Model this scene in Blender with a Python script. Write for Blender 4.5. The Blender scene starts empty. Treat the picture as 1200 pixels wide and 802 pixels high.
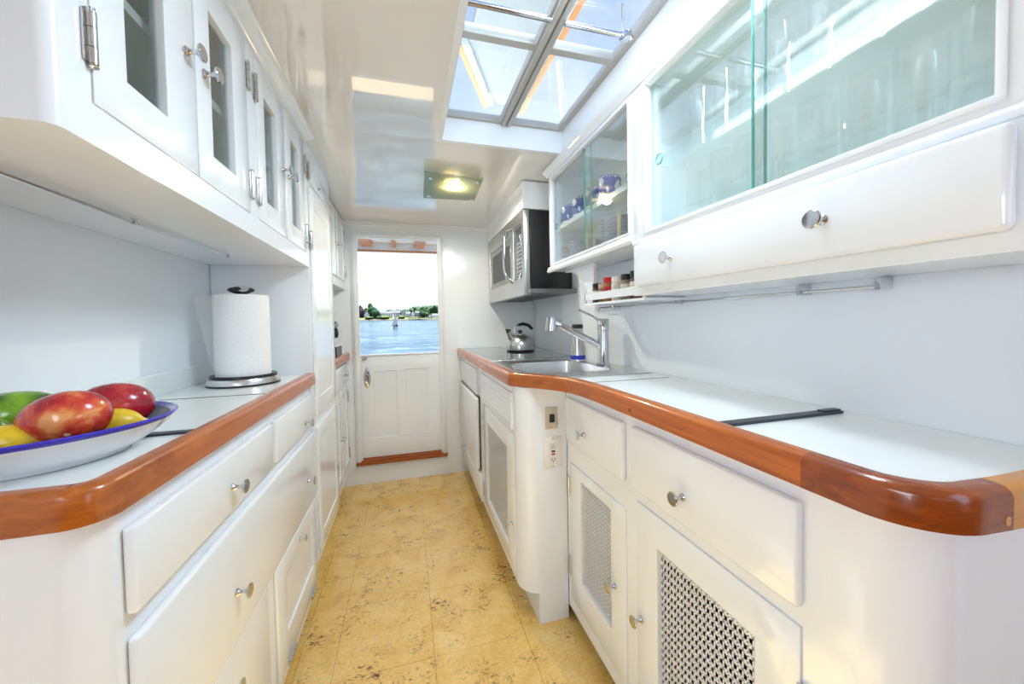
import bpy, bmesh, math, random
from mathutils import Vector, Matrix
random.seed(7)
PI = math.pi
S = bpy.context.scene
COL = S.collection

# ------------------------------------------------------------------ camera
cd = bpy.data.cameras.new('camera'); cam = bpy.data.objects.new('camera', cd); COL.objects.link(cam)
r_, d_, f_ = (Vector((0.96193, -0.27267, -0.01837)), Vector((-0.02548, -0.02253, -0.99942)), Vector((0.27210, 0.96184, -0.02862)))
m = Matrix.Identity(4)
for i in range(3):
    m[i][0], m[i][1], m[i][2] = r_[i], -d_[i], -f_[i]
m.translation = (0, 0, 1.12)
cam.matrix_world = m
cd.sensor_width = 36; cd.lens = 433 * 36 / 1200; cd.shift_y = -12.3 / 1200
cd.clip_start = 0.02; cd.clip_end = 3000
S.camera = cam

# ------------------------------------------------------------------ sky, sun, lamps, exposure
W = bpy.data.worlds.new('sky'); S.world = W; W.use_nodes = True
nt = W.node_tree; nt.nodes.clear()
def wn(t, **k):
    n = nt.nodes.new(t)
    for a, b in k.items(): setattr(n, a, b)
    return n
tc = wn('ShaderNodeTexCoord'); sx = wn('ShaderNodeSeparateXYZ'); nt.links.new(tc.outputs['Generated'], sx.inputs[0])
rp = wn('ShaderNodeValToRGB'); nt.links.new(sx.outputs['Z'], rp.inputs[0])
rp.color_ramp.elements[0].position = 0.0; rp.color_ramp.elements[0].color = (0.56, 0.60, 0.64, 1)
rp.color_ramp.elements[1].position = 0.70; rp.color_ramp.elements[1].color = (0.22, 0.30, 0.54, 1)
e = rp.color_ramp.elements.new(0.28); e.color = (0.46, 0.55, 0.68, 1)
nz = wn('ShaderNodeTexNoise'); nz.inputs['Scale'].default_value = 2.2; nz.inputs['Detail'].default_value = 6
nt.links.new(tc.outputs['Generated'], nz.inputs['Vector'])
cr = wn('ShaderNodeValToRGB'); nt.links.new(nz.outputs['Fac'], cr.inputs[0])
cr.color_ramp.elements[0].position = 0.48; cr.color_ramp.elements[1].position = 0.72
mx = wn('ShaderNodeMixRGB'); nt.links.new(cr.outputs[0], mx.inputs[0]); nt.links.new(rp.outputs[0], mx.inputs[1]); mx.inputs[2].default_value = (0.58, 0.60, 0.64, 1)
bg = wn('ShaderNodeBackground'); nt.links.new(mx.outputs[0], bg.inputs[0]); bg.inputs[1].default_value = 0.60
wo = wn('ShaderNodeOutputWorld'); nt.links.new(bg.outputs[0], wo.inputs[0])

sd = bpy.data.lights.new('sun', 'SUN'); sd.energy = 7.5; sd.angle = 0.009; sd.color = (0.88, 0.955, 1.0)
sun = bpy.data.objects.new('sun', sd); COL.objects.link(sun)
sun.rotation_euler = Vector((-0.33, -0.19, -1.0)).to_track_quat('-Z', 'Y').to_euler()

def area(name, loc, to, sx_, sy_, power, col):
    l = bpy.data.lights.new(name, 'AREA'); l.shape = 'RECTANGLE'; l.size = sx_; l.size_y = sy_; l.energy = power; l.color = col
    o = bpy.data.objects.new(name, l); COL.objects.link(o); o.location = loc
    o.rotation_euler = (Vector(to) - Vector(loc)).to_track_quat('-Z', 'Y').to_euler()
    return o
# added fill lamp under the skylight's unseen near half, boosting its daylight
area('fill_skylight', (0.50, 0.63, 1.945), (-0.30, 1.20, 0.70), 0.30, 0.38, 4.0, (0.74, 0.88, 1.0))
# added fill lamps at the windowless side walls, out of view behind the camera
area('fill_side_right', (0.86, -0.35, 1.15), (-0.5, 0.15, 0.80), 0.85, 0.65, 1.7, (0.50, 0.75, 1.0))
area('fill_side_left', (-0.695, -0.45, 1.10), (0.55, -0.20, 0.72), 0.80, 0.60, 5.2, (0.78, 0.89, 1.0))

S.cycles.transparent_max_bounces = 48; S.cycles.max_bounces = 16; S.cycles.diffuse_bounces = 9; S.cycles.glossy_bounces = 6
S.cycles.sample_clamp_indirect = 6.0
vs = S.view_settings
vs.view_transform = 'Standard'; vs.look = 'None'; vs.exposure = 1.80; vs.gamma = 1.0; vs.use_curve_mapping = False

# ------------------------------------------------------------------ material helpers
def mat(name, col=(0.8, 0.8, 0.8), rough=0.4, metal=0.0, spec=0.5, coat=0.0, emit=None, estr=1.0):
    mt = bpy.data.materials.new(name); mt.use_nodes = True
    b = mt.node_tree.nodes['Principled BSDF']
    b.inputs['Base Color'].default_value = (*col, 1); b.inputs['Roughness'].default_value = rough
    b.inputs['Metallic'].default_value = metal; b.inputs['Specular IOR Level'].default_value = spec
    b.inputs['Coat Weight'].default_value = coat; b.inputs['Coat Roughness'].default_value = 0.06
    if emit:
        b.inputs['Emission Color'].default_value = (*emit, 1); b.inputs['Emission Strength'].default_value = estr
    return mt
class NB:
    """small node builder on a material"""
    def __init__(s, mt): s.t = mt.node_tree; s.b = s.t.nodes.get('Principled BSDF'); s.c = None
    def n(s, typ, ins=None, **k):
        x = s.t.nodes.new(typ)
        for a, b in k.items(): setattr(x, a, b)
        for key, v in (ins or {}).items():
            if isinstance(v, bpy.types.NodeSocket): s.t.links.new(v, x.inputs[key])
            else: x.inputs[key].default_value = v
        return x
    def l(s, a, b): s.t.links.new(a, b)
    def pos(s, scale=(1, 1, 1), rot=(0, 0, 0), coord='Object'):
        c = s.n('ShaderNodeTexCoord') if coord != 'Position' else s.n('ShaderNodeNewGeometry')
        mp = s.n('ShaderNodeMapping', {'Scale': scale, 'Rotation': rot}); s.l(c.outputs[coord], mp.inputs['Vector']); return mp.outputs[0]
    def noise(s, v, scale, detail=3, rough=0.5, dist=0.0):
        return s.n('ShaderNodeTexNoise', {'Vector': v, 'Scale': scale, 'Detail': detail, 'Roughness': rough, 'Distortion': dist}).outputs['Fac']
    def ramp(s, f, stops):
        x = s.n('ShaderNodeValToRGB', {0: f}); el = x.color_ramp.elements
        while len(el) < len(stops): el.new(0.5)
        for q, (p, c) in zip(el, stops): q.position = p; q.color = (*c, 1) if len(c) == 3 else c
        return x.outputs[0]
    def mix(s, f, a, b, mode='MIX'):
        x = s.n('ShaderNodeMixRGB', blend_type=mode)
        for i, v in enumerate((f, a, b)):
            if isinstance(v, bpy.types.NodeSocket): s.l(v, x.inputs[i])
            elif isinstance(v, tuple): x.inputs[i].default_value = (*v, 1)
            else: x.inputs[i].default_value = v
        return x.outputs[0]
    def bump(s, h, strength, dist=0.01):
        x = s.n('ShaderNodeBump', {'Height': h, 'Strength': strength, 'Distance': dist}); s.l(x.outputs[0], s.b.inputs['Normal'])
    def color(s, c): s.l(c, s.b.inputs['Base Color'])

def paint(name, col, rough=0.16, coat=0.35, bumpy=0.012, scale=14):
    mt = mat(name, col, rough, coat=coat); q = NB(mt)
    v = q.pos(coord='Position')
    q.bump(q.noise(v, scale, 2), bumpy, 0.02)
    c = q.noise(v, 3.0, 3)
    q.color(q.mix(c, tuple(x * 0.985 for x in col), tuple(min(1, x * 1.01) for x in col)))
    return mt
M = {}
M['white'] = paint('white_enamel', (0.845, 0.885, 0.92))
M['wall'] = paint('wall_enamel', (0.82, 0.87, 0.91), 0.3, 0.12)
M['ceil'] = paint('ceiling_lacquer', (0.81, 0.805, 0.79), 0.05, 0.5, 0.03, 5)
bq = M['ceil'].node_tree.nodes['Principled BSDF']; bq.inputs['Coat Weight'].default_value = 1.0; bq.inputs['Coat IOR'].default_value = 1.75; bq.inputs['Coat Roughness'].default_value = 0.015
M['inside'] = paint('cabinet_inside', (0.86, 0.91, 0.885), 0.45, 0.0)
M['void_shade'] = mat('locker_shade', (0.055, 0.055, 0.05), 0.7)  # near-black colour stands in for the shade inside closed cabinets
M['dark'] = mat('dark_gap', (0.02, 0.02, 0.02), 0.8)
M['laminate'] = paint('counter_laminate', (0.80, 0.835, 0.825), 0.24, 0.1, 0.006, 40)
M['chrome'] = mat('chrome', (0.58, 0.59, 0.61), 0.10, 1.0)
M['nickel'] = mat('old_chrome', (0.62, 0.63, 0.63), 0.16, 1.0)
M['alu'] = paint('skylight_frame_paint', (0.44, 0.44, 0.425), 0.35, 0.1)
M['black'] = mat('black_plastic', (0.012, 0.013, 0.015), 0.3)
M['blackmatte'] = mat('black_anodised', (0.035, 0.042, 0.05), 0.38, 0.3)
M['mesh_dark'] = mat('grease_filter', (0.10, 0.10, 0.11), 0.45, 0.8)
M['plate_grey'] = mat('grey_steel_plate', (0.22, 0.23, 0.24), 0.4, 0.6)
M['darkglass'] = mat('dark_glass', (0.05, 0.055, 0.06), 0.06, coat=0.6)
M['ceramic'] = mat('cream_ceramic', (0.82, 0.82, 0.80), 0.18, coat=0.3)
M['beige'] = mat('beige_plate', (0.62, 0.55, 0.44), 0.4)
M['plastic'] = mat('white_plastic', (0.84, 0.83, 0.79), 0.35)
M['red'] = mat('red_plastic', (0.55, 0.01, 0.015), 0.3)
M['blueplastic'] = mat('blue_plastic', (0.02, 0.03, 0.45), 0.3)
M['paper'] = mat('paper_towel', (0.88, 0.885, 0.87), 0.9, spec=0.1)
q = NB(M['paper']); q.bump(q.n('ShaderNodeTexVoronoi', {'Vector': q.pos(), 'Scale': 110.0}).outputs['Distance'], 0.28, 0.004)
M['dowel'] = mat('beech_dowel', (0.72, 0.53, 0.30), 0.5)

def steel(name, col, scale):
    mt = mat(name, col, 0.28, 1.0); q = NB(mt)
    n = q.noise(q.pos(scale), 60, 2)
    x = q.n('ShaderNodeMapRange', {0: n, 3: 0.24, 4: 0.34}); q.l(x.outputs[0], q.b.inputs['Roughness'])
    return mt
M['steel'] = steel('brushed_steel', (0.72, 0.72, 0.71), (1, 1, 14))
M['steelv'] = steel('brushed_steel_upright', (0.56, 0.55, 0.53), (14, 14, 1))

def glass(name, tint=(0.93, 0.97, 0.95), ior=1.6, rough=0.0):
    mt = bpy.data.materials.new(name); mt.use_nodes = True; q = NB(mt)
    q.t.nodes.remove(q.b); out = q.t.nodes['Material Output']
    tr = q.n('ShaderNodeBsdfTransparent', {'Color': (*tint, 1)}); gl = q.n('ShaderNodeBsdfGlossy', {'Color': (1, 1, 1, 1), 'Roughness': rough})
    f0 = ((ior - 1) / (ior + 1)) ** 2
    lw = q.n('ShaderNodeLayerWeight', {'Blend': 0.5})
    p5 = q.n('ShaderNodeMath', {0: lw.outputs['Facing'], 1: 5.0}, operation='POWER')
    fr = q.n('ShaderNodeMath', {0: p5.outputs[0], 1: 1 - f0, 2: f0}, operation='MULTIPLY_ADD')
    mxs = q.n('ShaderNodeMixShader', {0: fr.outputs[0]})
    q.l(tr.outputs[0], mxs.inputs[1]); q.l(gl.outputs[0], mxs.inputs[2]); q.l(mxs.outputs[0], out.inputs[0]); return mt
M['glass'] = glass('door_glass', (0.965, 0.985, 0.978), 2.1)
M['pane'] = glass('skylight_glass', (0.96, 0.98, 0.98), 1.35)
M['smallpane'] = glass('cabinet_pane', (0.80, 0.84, 0.82), 1.5)
M['tumbler'] = glass('tumbler_glass', (0.98, 0.99, 0.988), 1.75, 0.02)
M['edgeglass'] = mat('green_glass_edge', (0.10, 0.36, 0.30), 0.15)
M['frosted'] = bpy.data.materials.new('frosted_glass'); M['frosted'].use_nodes = True
q = NB(M['frosted']); q.t.nodes.remove(q.b)
a_ = q.n('ShaderNodeBsdfTransparent', {'Color': (0.88, 0.93, 0.86, 1)}); b_ = q.n('ShaderNodeBsdfTranslucent', {'Color': (0.50, 0.56, 0.46, 1)}); g_ = q.n('ShaderNodeBsdfGlossy', {'Roughness': 0.12})
ms = q.n('ShaderNodeMixShader', {0: 0.55}); q.l(a_.outputs[0], ms.inputs[1]); q.l(b_.outputs[0], ms.inputs[2])
m2 = q.n('ShaderNodeMixShader', {0: 0.12}); q.l(ms.outputs[0], m2.inputs[1]); q.l(g_.outputs[0], m2.inputs[2]); q.l(m2.outputs[0], q.t.nodes['Material Output'].inputs[0])
M['bulb'] = mat('lamp_disc', (1, 0.9, 0.6), 0.4, emit=(1.0, 0.70, 0.24), estr=5)

def wood(name, dark, light, axis='Y', rough=0.25, coat=0.4):
    mt = mat(name, light, rough, coat=coat); q = NB(mt)
    sc = {'Y': (46, 2.2, 46), 'X': (2.2, 46, 46), 'D': (16, 16, 60)}[axis]
    v = q.pos(sc, coord='Position')
    f = q.noise(v, 1.6, 6, 0.6, 0.6)
    g = q.noise(q.pos((3, 3, 3), coord='Position'), 2.0, 2)
    c = q.ramp(f, [(0.30, dark), (0.72, light)])
    q.color(q.mix(0.45, c, q.mix(g, dark, light))); q.bump(f, 0.02, 0.003); return mt
M['teak'] = wood('varnished_teak', (0.24, 0.042, 0.003), (0.66, 0.175, 0.012))
M['teak_dark'] = wood('varnished_teak_dark', (0.11, 0.018, 0.003), (0.40, 0.085, 0.008), 'D')
M['teak_gold'] = wood('varnished_teak_gold', (0.44, 0.14, 0.008), (0.78, 0.33, 0.025), 'X')
M['teak_x'] = wood('varnished_teak_cross', (0.20, 0.035, 0.004), (0.52, 0.14, 0.018), 'X')
M['teak_d'] = wood('varnished_teak_bend', (0.22, 0.042, 0.004), (0.60, 0.165, 0.016), 'D')
M['trimwood'] = mat('deck_beam_varnish', (0.55, 0.21, 0.06), 0.35)
M['deckwhite'] = mat('deck_white_paint', (0.80, 0.80, 0.79), 0.4)
M['canopy'] = mat('canopy_grey', (0.30, 0.31, 0.31), 0.8)
M['teakdeck'] = mat('bare_teak', (0.42, 0.30, 0.19), 0.8)

# cork flooring
mt = mat('cork', (0.7, 0.5, 0.25), 0.20, coat=0.6); q = NB(mt)
v = q.pos(coord='Position')
base = q.ramp(q.noise(v, 9, 6, 0.65, 0.5), [(0.25, (0.70, 0.40, 0.085)), (0.5, (0.86, 0.56, 0.16)), (0.8, (0.92, 0.70, 0.30))])
fine = q.ramp(q.noise(v, 90, 3, 0.7), [(0.35, (0.72, 0.72, 0.72)), (0.6, (1, 1, 1))])
base = q.mix(0.5, base, fine, 'MULTIPLY')
cl = q.ramp(q.noise(v, 8, 4, 0.6, 0.6), [(0.47, (0, 0, 0)), (0.62, (1, 1, 1))])
sp = q.ramp(q.noise(q.pos((1, 1.7, 1), (0, 0, 0.5), 'Position'), 33, 4, 0.72, 1.8), [(0.55, (0, 0, 0)), (0.59, (1, 1, 1))])
q.color(q.mix(q.mix(1.0, cl, sp, 'MULTIPLY'), base, (0.12, 0.06, 0.028)))
q.bump(q.noise(v, 120, 3), 0.05, 0.003)
mt.node_tree.nodes['Principled BSDF'].inputs['Coat IOR'].default_value = 1.9; mt.node_tree.nodes['Principled BSDF'].inputs['Coat Roughness'].default_value = 0.16
M['cork'] = mt
M['cork_edge'] = mat('cork_seam', (0.25, 0.15, 0.06), 0.7)

# fruit
def fruit_mat(name, stops, scale, rough=0.22, coat=0.3):
    mt = mat(name, stops[0][1], rough, coat=coat); q = NB(mt)
    v = q.pos(); n = q.noise(v, scale, 3, 0.55, 0.4)
    c = q.ramp(n, stops); d = q.ramp(q.noise(v, 620, 1), [(0.70, (0, 0, 0)), (0.76, (1, 1, 1))])
    q.color(q.mix(q.mix(0.5, (0, 0, 0), d), c, (0.85, 0.6, 0.35))); q.bump(q.noise(v, 90, 2), 0.04, 0.004); return mt
M['mango'] = fruit_mat('red_mango_skin', [(0.34, (0.16, 0.006, 0.012)), (0.45, (0.50, 0.014, 0.022)), (0.53, (0.64, 0.08, 0.025)), (0.62, (0.82, 0.34, 0.10))], 17)
M['mango2'] = fruit_mat('crimson_mango_skin', [(0.30, (0.20, 0.006, 0.022)), (0.52, (0.46, 0.012, 0.03)), (0.68, (0.66, 0.10, 0.06)), (0.85, (0.78, 0.34, 0.12))], 14)
M['green'] = fruit_mat('green_mango_skin', [(0.36, (0.035, 0.10, 0.008)), (0.55, (0.20, 0.40, 0.02)), (0.8, (0.30, 0.48, 0.03))], 14)
M['lemon'] = fruit_mat('lemon_skin', [(0.3, (0.72, 0.46, 0.008)), (0.7, (0.86, 0.62, 0.02))], 8, 0.35, 0.1)
NB(M['lemon'])
M['bowl_out'] = mat('bowl_white_glaze', (0.80, 0.83, 0.86), 0.12, coat=0.5)
M['bowl_rim'] = mat('bowl_blue_glaze', (0.035, 0.03, 0.50), 0.14, coat=0.5)
mt = mat('bowl_inside_glaze', (0.05, 0.03, 0.10), 0.25, spec=0.3, coat=0.1); q = NB(mt)
w_ = q.n('ShaderNodeTexVoronoi', {'Vector': q.pos(), 'Scale': 60.0}).outputs['Distance']
q.color(q.ramp(w_, [(0.16, (0.55, 0.50, 0.55)), (0.24, (0.40, 0.07, 0.09)), (0.34, (0.02, 0.012, 0.08))]))
M['bowl_in'] = mt
# mugs
mt = mat('mug_blue_glaze', (0.05, 0.08, 0.40), 0.15, coat=0.4); q = NB(mt)
n = q.noise(q.pos((1, 1, 0.8)), 26, 1, 0.4)
q.color(q.ramp(n, [(0.53, (0.045, 0.075, 0.42)), (0.56, (0.80, 0.82, 0.85))])); M['mug'] = mt
M['mugblue'] = mat('mug_rim_blue', (0.04, 0.065, 0.38), 0.15, coat=0.4)
mt = mat('plate_glaze', (0.6, 0.64, 0.72), 0.2, coat=0.3); q = NB(mt)
q.color(q.ramp(q.noise(q.pos(), 40, 2), [(0.4, (0.50, 0.53, 0.62)), (0.6, (0.74, 0.76, 0.80))])); M['plate'] = mt
# spices
for nm, c in (('pepper', (0.10, 0.05, 0.03)), ('oregano', (0.26, 0.25, 0.10)), ('salt', (0.75, 0.70, 0.62)), ('cinnamon', (0.36, 0.16, 0.05)), ('sage', (0.30, 0.24, 0.16))):
    mt = mat('spice_' + nm, c, 0.6); q = NB(mt); q.color(q.mix(q.noise(q.pos(), 300, 2), tuple(x * 0.6 for x in c), tuple(min(1, x * 1.3) for x in c))); M[nm] = mt
M['label'] = mat('spice_label', (0.74, 0.70, 0.62), 0.5)
# sea
mt = mat('sea_water', (0.10, 0.28, 0.42), 0.18, spec=0.4); q = NB(mt)
v = q.pos((0.55, 1.0, 1), coord='Position')
n1 = q.noise(v, 0.75, 5, 0.7, 0.8); n2 = q.noise(v, 0.16, 3, 0.6)
q.color(q.ramp(q.mix(0.3, n1, n2), [(0.40, (0.006, 0.030, 0.058)), (0.50, (0.025, 0.070, 0.105)), (0.60, (0.10, 0.15, 0.175))])); q.bump(n1, 0.6, 0.5)
M['sea'] = mt
def leafy(name, a, b):
    mt = mat(name, a, 0.9, spec=0.1); q = NB(mt); q.color(q.ramp(q.noise(q.pos(coord='Position'), 0.8, 4, 0.7), [(0.35, a), (0.65, b)])); return mt
M['leaf_dark'] = leafy('leaf_dark', (0.010, 0.035, 0.016), (0.035, 0.075, 0.03))
M['leaf_mid'] = leafy('leaf_mid', (0.022, 0.055, 0.02), (0.06, 0.105, 0.04))
M['leaf_light'] = leafy('leaf_light', (0.06, 0.09, 0.018), (0.13, 0.155, 0.05))
M['leaf_purple'] = leafy('leaf_purple', (0.03, 0.017, 0.022), (0.07, 0.045, 0.05))
M['ridge'] = leafy('ridge_woods', (0.035, 0.07, 0.04), (0.075, 0.11, 0.065))
M['shore'] = leafy('shore_grass', (0.08, 0.10, 0.03), (0.14, 0.145, 0.07))
M['rock'] = leafy('shore_rock', (0.05, 0.04, 0.03), (0.14, 0.115, 0.09))
M['bark'] = mat('bark', (0.10, 0.07, 0.05), 0.9)
M['clap'] = mat('clapboard_white', (0.72, 0.74, 0.77), 0.7)
M['clapgrey'] = mat('clapboard_grey', (0.42, 0.45, 0.50), 0.7)
M['shingle'] = mat('roof_shingle', (0.085, 0.078, 0.082), 0.8)
M['winglass'] = mat('house_window', (0.14, 0.17, 0.21), 0.2)
M['sail'] = mat('sailcloth', (0.55, 0.55, 0.55), 0.7)
M['person'] = mat('sailor_clothes', (0.05, 0.05, 0.07), 0.8)

# ------------------------------------------------------------------ mesh helpers
def box(bm, x0, x1, y0, y1, z0, z1, bev=0.0, seg=2):
    if x1 < x0: x0, x1 = x1, x0
    if y1 < y0: y0, y1 = y1, y0
    if z1 < z0: z0, z1 = z1, z0
    v = [bm.verts.new(p) for p in ((x0, y0, z0), (x1, y0, z0), (x1, y1, z0), (x0, y1, z0), (x0, y0, z1), (x1, y0, z1), (x1, y1, z1), (x0, y1, z1))]
    fs = [bm.faces.new([v[i] for i in q]) for q in ((3, 2, 1, 0), (4, 5, 6, 7), (0, 1, 5, 4), (1, 2, 6, 5), (2, 3, 7, 6), (3, 0, 4, 7))]
    if bev > 0:
        es = list({e for f in fs for e in f.edges})
        bmesh.ops.bevel(bm, geom=es, offset=bev, segments=seg, affect='EDGES', profile=0.5)
def tube(bm, pts, r, n=12, cap=True):
    pts = [Vector(p) for p in pts]; rr = r if isinstance(r, (list, tuple)) else [r] * len(pts)
    rings = []; up = None
    for i, p in enumerate(pts):
        t = (pts[min(i + 1, len(pts) - 1)] - pts[max(i - 1, 0)]).normalized()
        if up is None:
            up = Vector((0, 0, 1)) if abs(t.z) < 0.9 else Vector((1, 0, 0))
        a = t.cross(up).normalized(); b = a.cross(t).normalized(); up = b
        rings.append([bm.verts.new(p + (a * math.cos(2 * PI * k / n) + b * math.sin(2 * PI * k / n)) * rr[i]) for k in range(n)])
    for A, B in zip(rings, rings[1:]):
        for k in range(n): bm.faces.new((A[k], A[(k + 1) % n], B[(k + 1) % n], B[k]))
    if cap:
        bm.faces.new(rings[0][::-1]); bm.faces.new(rings[-1])
def lathe(bm, prof, c=(0, 0, 0), axis='z', n=24, sx=1.0, sy=1.0):
    """prof: list of (radius, height)"""
    c = Vector(c); rings = []
    def P(u, v, h):
        return c + {'z': Vector((u, v, h)), 'x': Vector((h, u, v)), 'y': Vector((v, h, u))}[axis]
    for r, h in prof:
        if r < 1e-6: rings.append([bm.verts.new(P(0, 0, h))])
        else: rings.append([bm.verts.new(P(r * sx * math.cos(2 * PI * k / n), r * sy * math.sin(2 * PI * k / n), h)) for k in range(n)])
    for A, B in zip(rings, rings[1:]):
        for k in range(n):
            k2 = (k + 1) % n
            if len(A) == 1 and len(B) == 1: continue
            if len(A) == 1: bm.faces.new((A[0], B[k2], B[k]))
            elif len(B) == 1: bm.faces.new((A[k], A[k2], B[0]))
            else: bm.faces.new((A[k], A[k2], B[k2], B[k]))
def prism(bm, poly, z0, z1, bev=0.0):
    a = [bm.verts.new((x, y, z0)) for x, y in poly]; b = [bm.verts.new((x, y, z1)) for x, y in poly]
    f1 = bm.faces.new(a[::-1]); f2 = bm.faces.new(b)
    for i in range(len(poly)):
        j = (i + 1) % len(poly); bm.faces.new((a[i], a[j], b[j], b[i]))
    bmesh.ops.recalc_face_normals(bm, faces=bm.faces[:])
def prism_y(bm, poly, y0, y1):
    a = [bm.verts.new((x, y0, z)) for x, z in poly]; b = [bm.verts.new((x, y1, z)) for x, z in poly]
    bm.faces.new(a); bm.faces.new(b[::-1])
    for i in range(len(poly)):
        j = (i + 1) % len(poly); bm.faces.new((a[i], b[i], b[j], a[j]))
    bmesh.ops.recalc_face_normals(bm, faces=bm.faces[:])
def prism_x(bm, poly, x0, x1):
    a = [bm.verts.new((x0, y, z)) for y, z in poly]; b = [bm.verts.new((x1, y, z)) for y, z in poly]
    bm.faces.new(a); bm.faces.new(b[::-1])
    for i in range(len(poly)):
        j = (i + 1) % len(poly); bm.faces.new((a[i], b[i], b[j], a[j]))
    bmesh.ops.recalc_face_normals(bm, faces=bm.faces[:])
def arc(cx, cy, r, a0, a1, n=8):
    return [(cx + r * math.cos(math.radians(a0 + (a1 - a0) * i / n)), cy + r * math.sin(math.radians(a0 + (a1 - a0) * i / n))) for i in range(n + 1)]
def sweep(bm, path, prof, cap=True):
    """path: xy list; prof: list of (offset to the left of travel, z)"""
    P = [Vector((x, y)) for x, y in path]; rings = []
    for i, p in enumerate(P):
        t0 = (P[i] - P[i - 1]).normalized() if i > 0 else None
        t1 = (P[i + 1] - P[i]).normalized() if i < len(P) - 1 else None
        if t0 is None: t0 = t1
        if t1 is None: t1 = t0
        n0 = Vector((-t0.y, t0.x)); n1 = Vector((-t1.y, t1.x)); nn = (n0 + n1)
        nn = nn / max(0.3, nn.dot(n1)) if nn.length > 1e-6 else n1
        rings.append([bm.verts.new((p.x + nn.x * o, p.y + nn.y * o, z)) for o, z in prof])
    k = len(prof)
    for A, B in zip(rings, rings[1:]):
        for i in range(k): bm.faces.new((A[i], A[(i + 1) % k], B[(i + 1) % k], B[i]))
    if cap:
        bm.faces.new(rings[0]); bm.faces.new(rings[-1][::-1])
    bmesh.ops.recalc_face_normals(bm, faces=bm.faces[:])
def holes(bm, ax, n0, n1, u0, u1, v0, v1, hs, bev=0.0):
    """panel with rectangular openings. ax 'x': plane normal x, u=y, v=z ; 'y': u=x, v=z ; 'z': u=x, v=y"""
    us = sorted({u0, u1, *[h[0] for h in hs], *[h[1] for h in hs]}); vs_ = sorted({v0, v1, *[h[2] for h in hs], *[h[3] for h in hs]})
    us = [u for u in us if u0 - 1e-9 <= u <= u1 + 1e-9]; vs_ = [v for v in vs_ if v0 - 1e-9 <= v <= v1 + 1e-9]
    solid = {}
    for i in range(len(us) - 1):
        for j in range(len(vs_) - 1):
            cu, cv = (us[i] + us[i + 1]) / 2, (vs_[j] + vs_[j + 1]) / 2
            solid[i, j] = not any(h[0] < cu < h[1] and h[2] < cv < h[3] for h in hs)
    vc = {}
    def V(i, j, s):
        key = (i, j, s)
        if key not in vc:
            n = n1 if s else n0; u, v = us[i], vs_[j]
            vc[key] = bm.verts.new({'x': (n, u, v), 'y': (u, n, v), 'z': (u, v, n)}[ax])
        return vc[key]
    fs = []
    for (i, j), ok in solid.items():
        if not ok: continue
        for s in (0, 1): fs.append(bm.faces.new((V(i, j, s), V(i + 1, j, s), V(i + 1, j + 1, s), V(i, j + 1, s))))
        for di, dj, (a, b) in ((-1, 0, ((i, j), (i, j + 1))), (1, 0, ((i + 1, j), (i + 1, j + 1))), (0, -1, ((i, j), (i + 1, j))), (0, 1, ((i, j + 1), (i + 1, j + 1)))):
            if not solid.get((i + di, j + dj), False):
                fs.append(bm.faces.new((V(*a, 0), V(*b, 0), V(*b, 1), V(*a, 1))))
    bmesh.ops.recalc_face_normals(bm, faces=fs)
    if bev > 0:
        es = [e for e in {e for f in fs for e in f.edges} if len(e.link_faces) == 2 and e.calc_face_angle(0) > 1.0]
        bmesh.ops.bevel(bm, geom=es, offset=bev, segments=2, affect='EDGES', profile=0.5)
def wpos(o):
    p = Vector((0, 0, 0))
    while o is not None: p += Vector(o.location); o = o.parent
    return p
def BM(): return bmesh.new()
def obj(name, bm, material, parent=None, smooth=None, kind=None, label=None, at=None):
    """links the bmesh (world coordinates) as one mesh object; at = its own origin"""
    base = wpos(parent) if parent else Vector((0, 0, 0)); o_at = Vector(at) if at else base
    bmesh.ops.translate(bm, verts=bm.verts[:], vec=-o_at)
    me = bpy.data.meshes.new(name); bm.to_mesh(me); bm.free()
    if isinstance(material, (list, tuple)):
        for x in material: me.materials.append(M[x])
    else: me.materials.append(M[material])
    if smooth is not None:
        for p in me.polygons: p.use_smooth = True
        try: me.set_sharp_from_angle(angle=math.radians(smooth))
        except Exception: pass
    o = bpy.data.objects.new(name, me); COL.objects.link(o)
    if parent: o.parent = parent
    o.location = o_at - base
    if kind: o['kind'] = kind
    if label: o['label'] = label
    return o
def inst(name, src, parent, at, rotz=0.0, label=None):
    """a further copy sharing the mesh of src"""
    o = bpy.data.objects.new(name, src.data); COL.objects.link(o); o.parent = parent
    o.location = Vector(at) - wpos(parent); o.rotation_euler = (0, 0, rotz)
    if label: o['label'] = label
    return o
def thing(name, label, cat, loc, group=None):
    o = bpy.data.objects.new(name, None); COL.objects.link(o); o.location = loc; o.empty_display_size = 0.05
    o['label'] = label; o['category'] = cat
    if group: o['group'] = group
    return o
def tag(o, label, cat, group=None):
    o['label'] = label; o['category'] = cat
    if group: o['group'] = group
    return o
def dup(root, loc, label=None, group=None):
    r = root.copy(); COL.objects.link(r); r.location = loc
    if label: r['label'] = label
    if group: r['group'] = group
    for ch in list(root.children):
        c = ch.copy(); COL.objects.link(c); c.parent = r
        for g in list(ch.children):
            d = g.copy(); COL.objects.link(d); d.parent = c
    return r
def B(fn, *a, **k):
    bm = BM(); fn(bm, *a, **k); return bm

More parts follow.
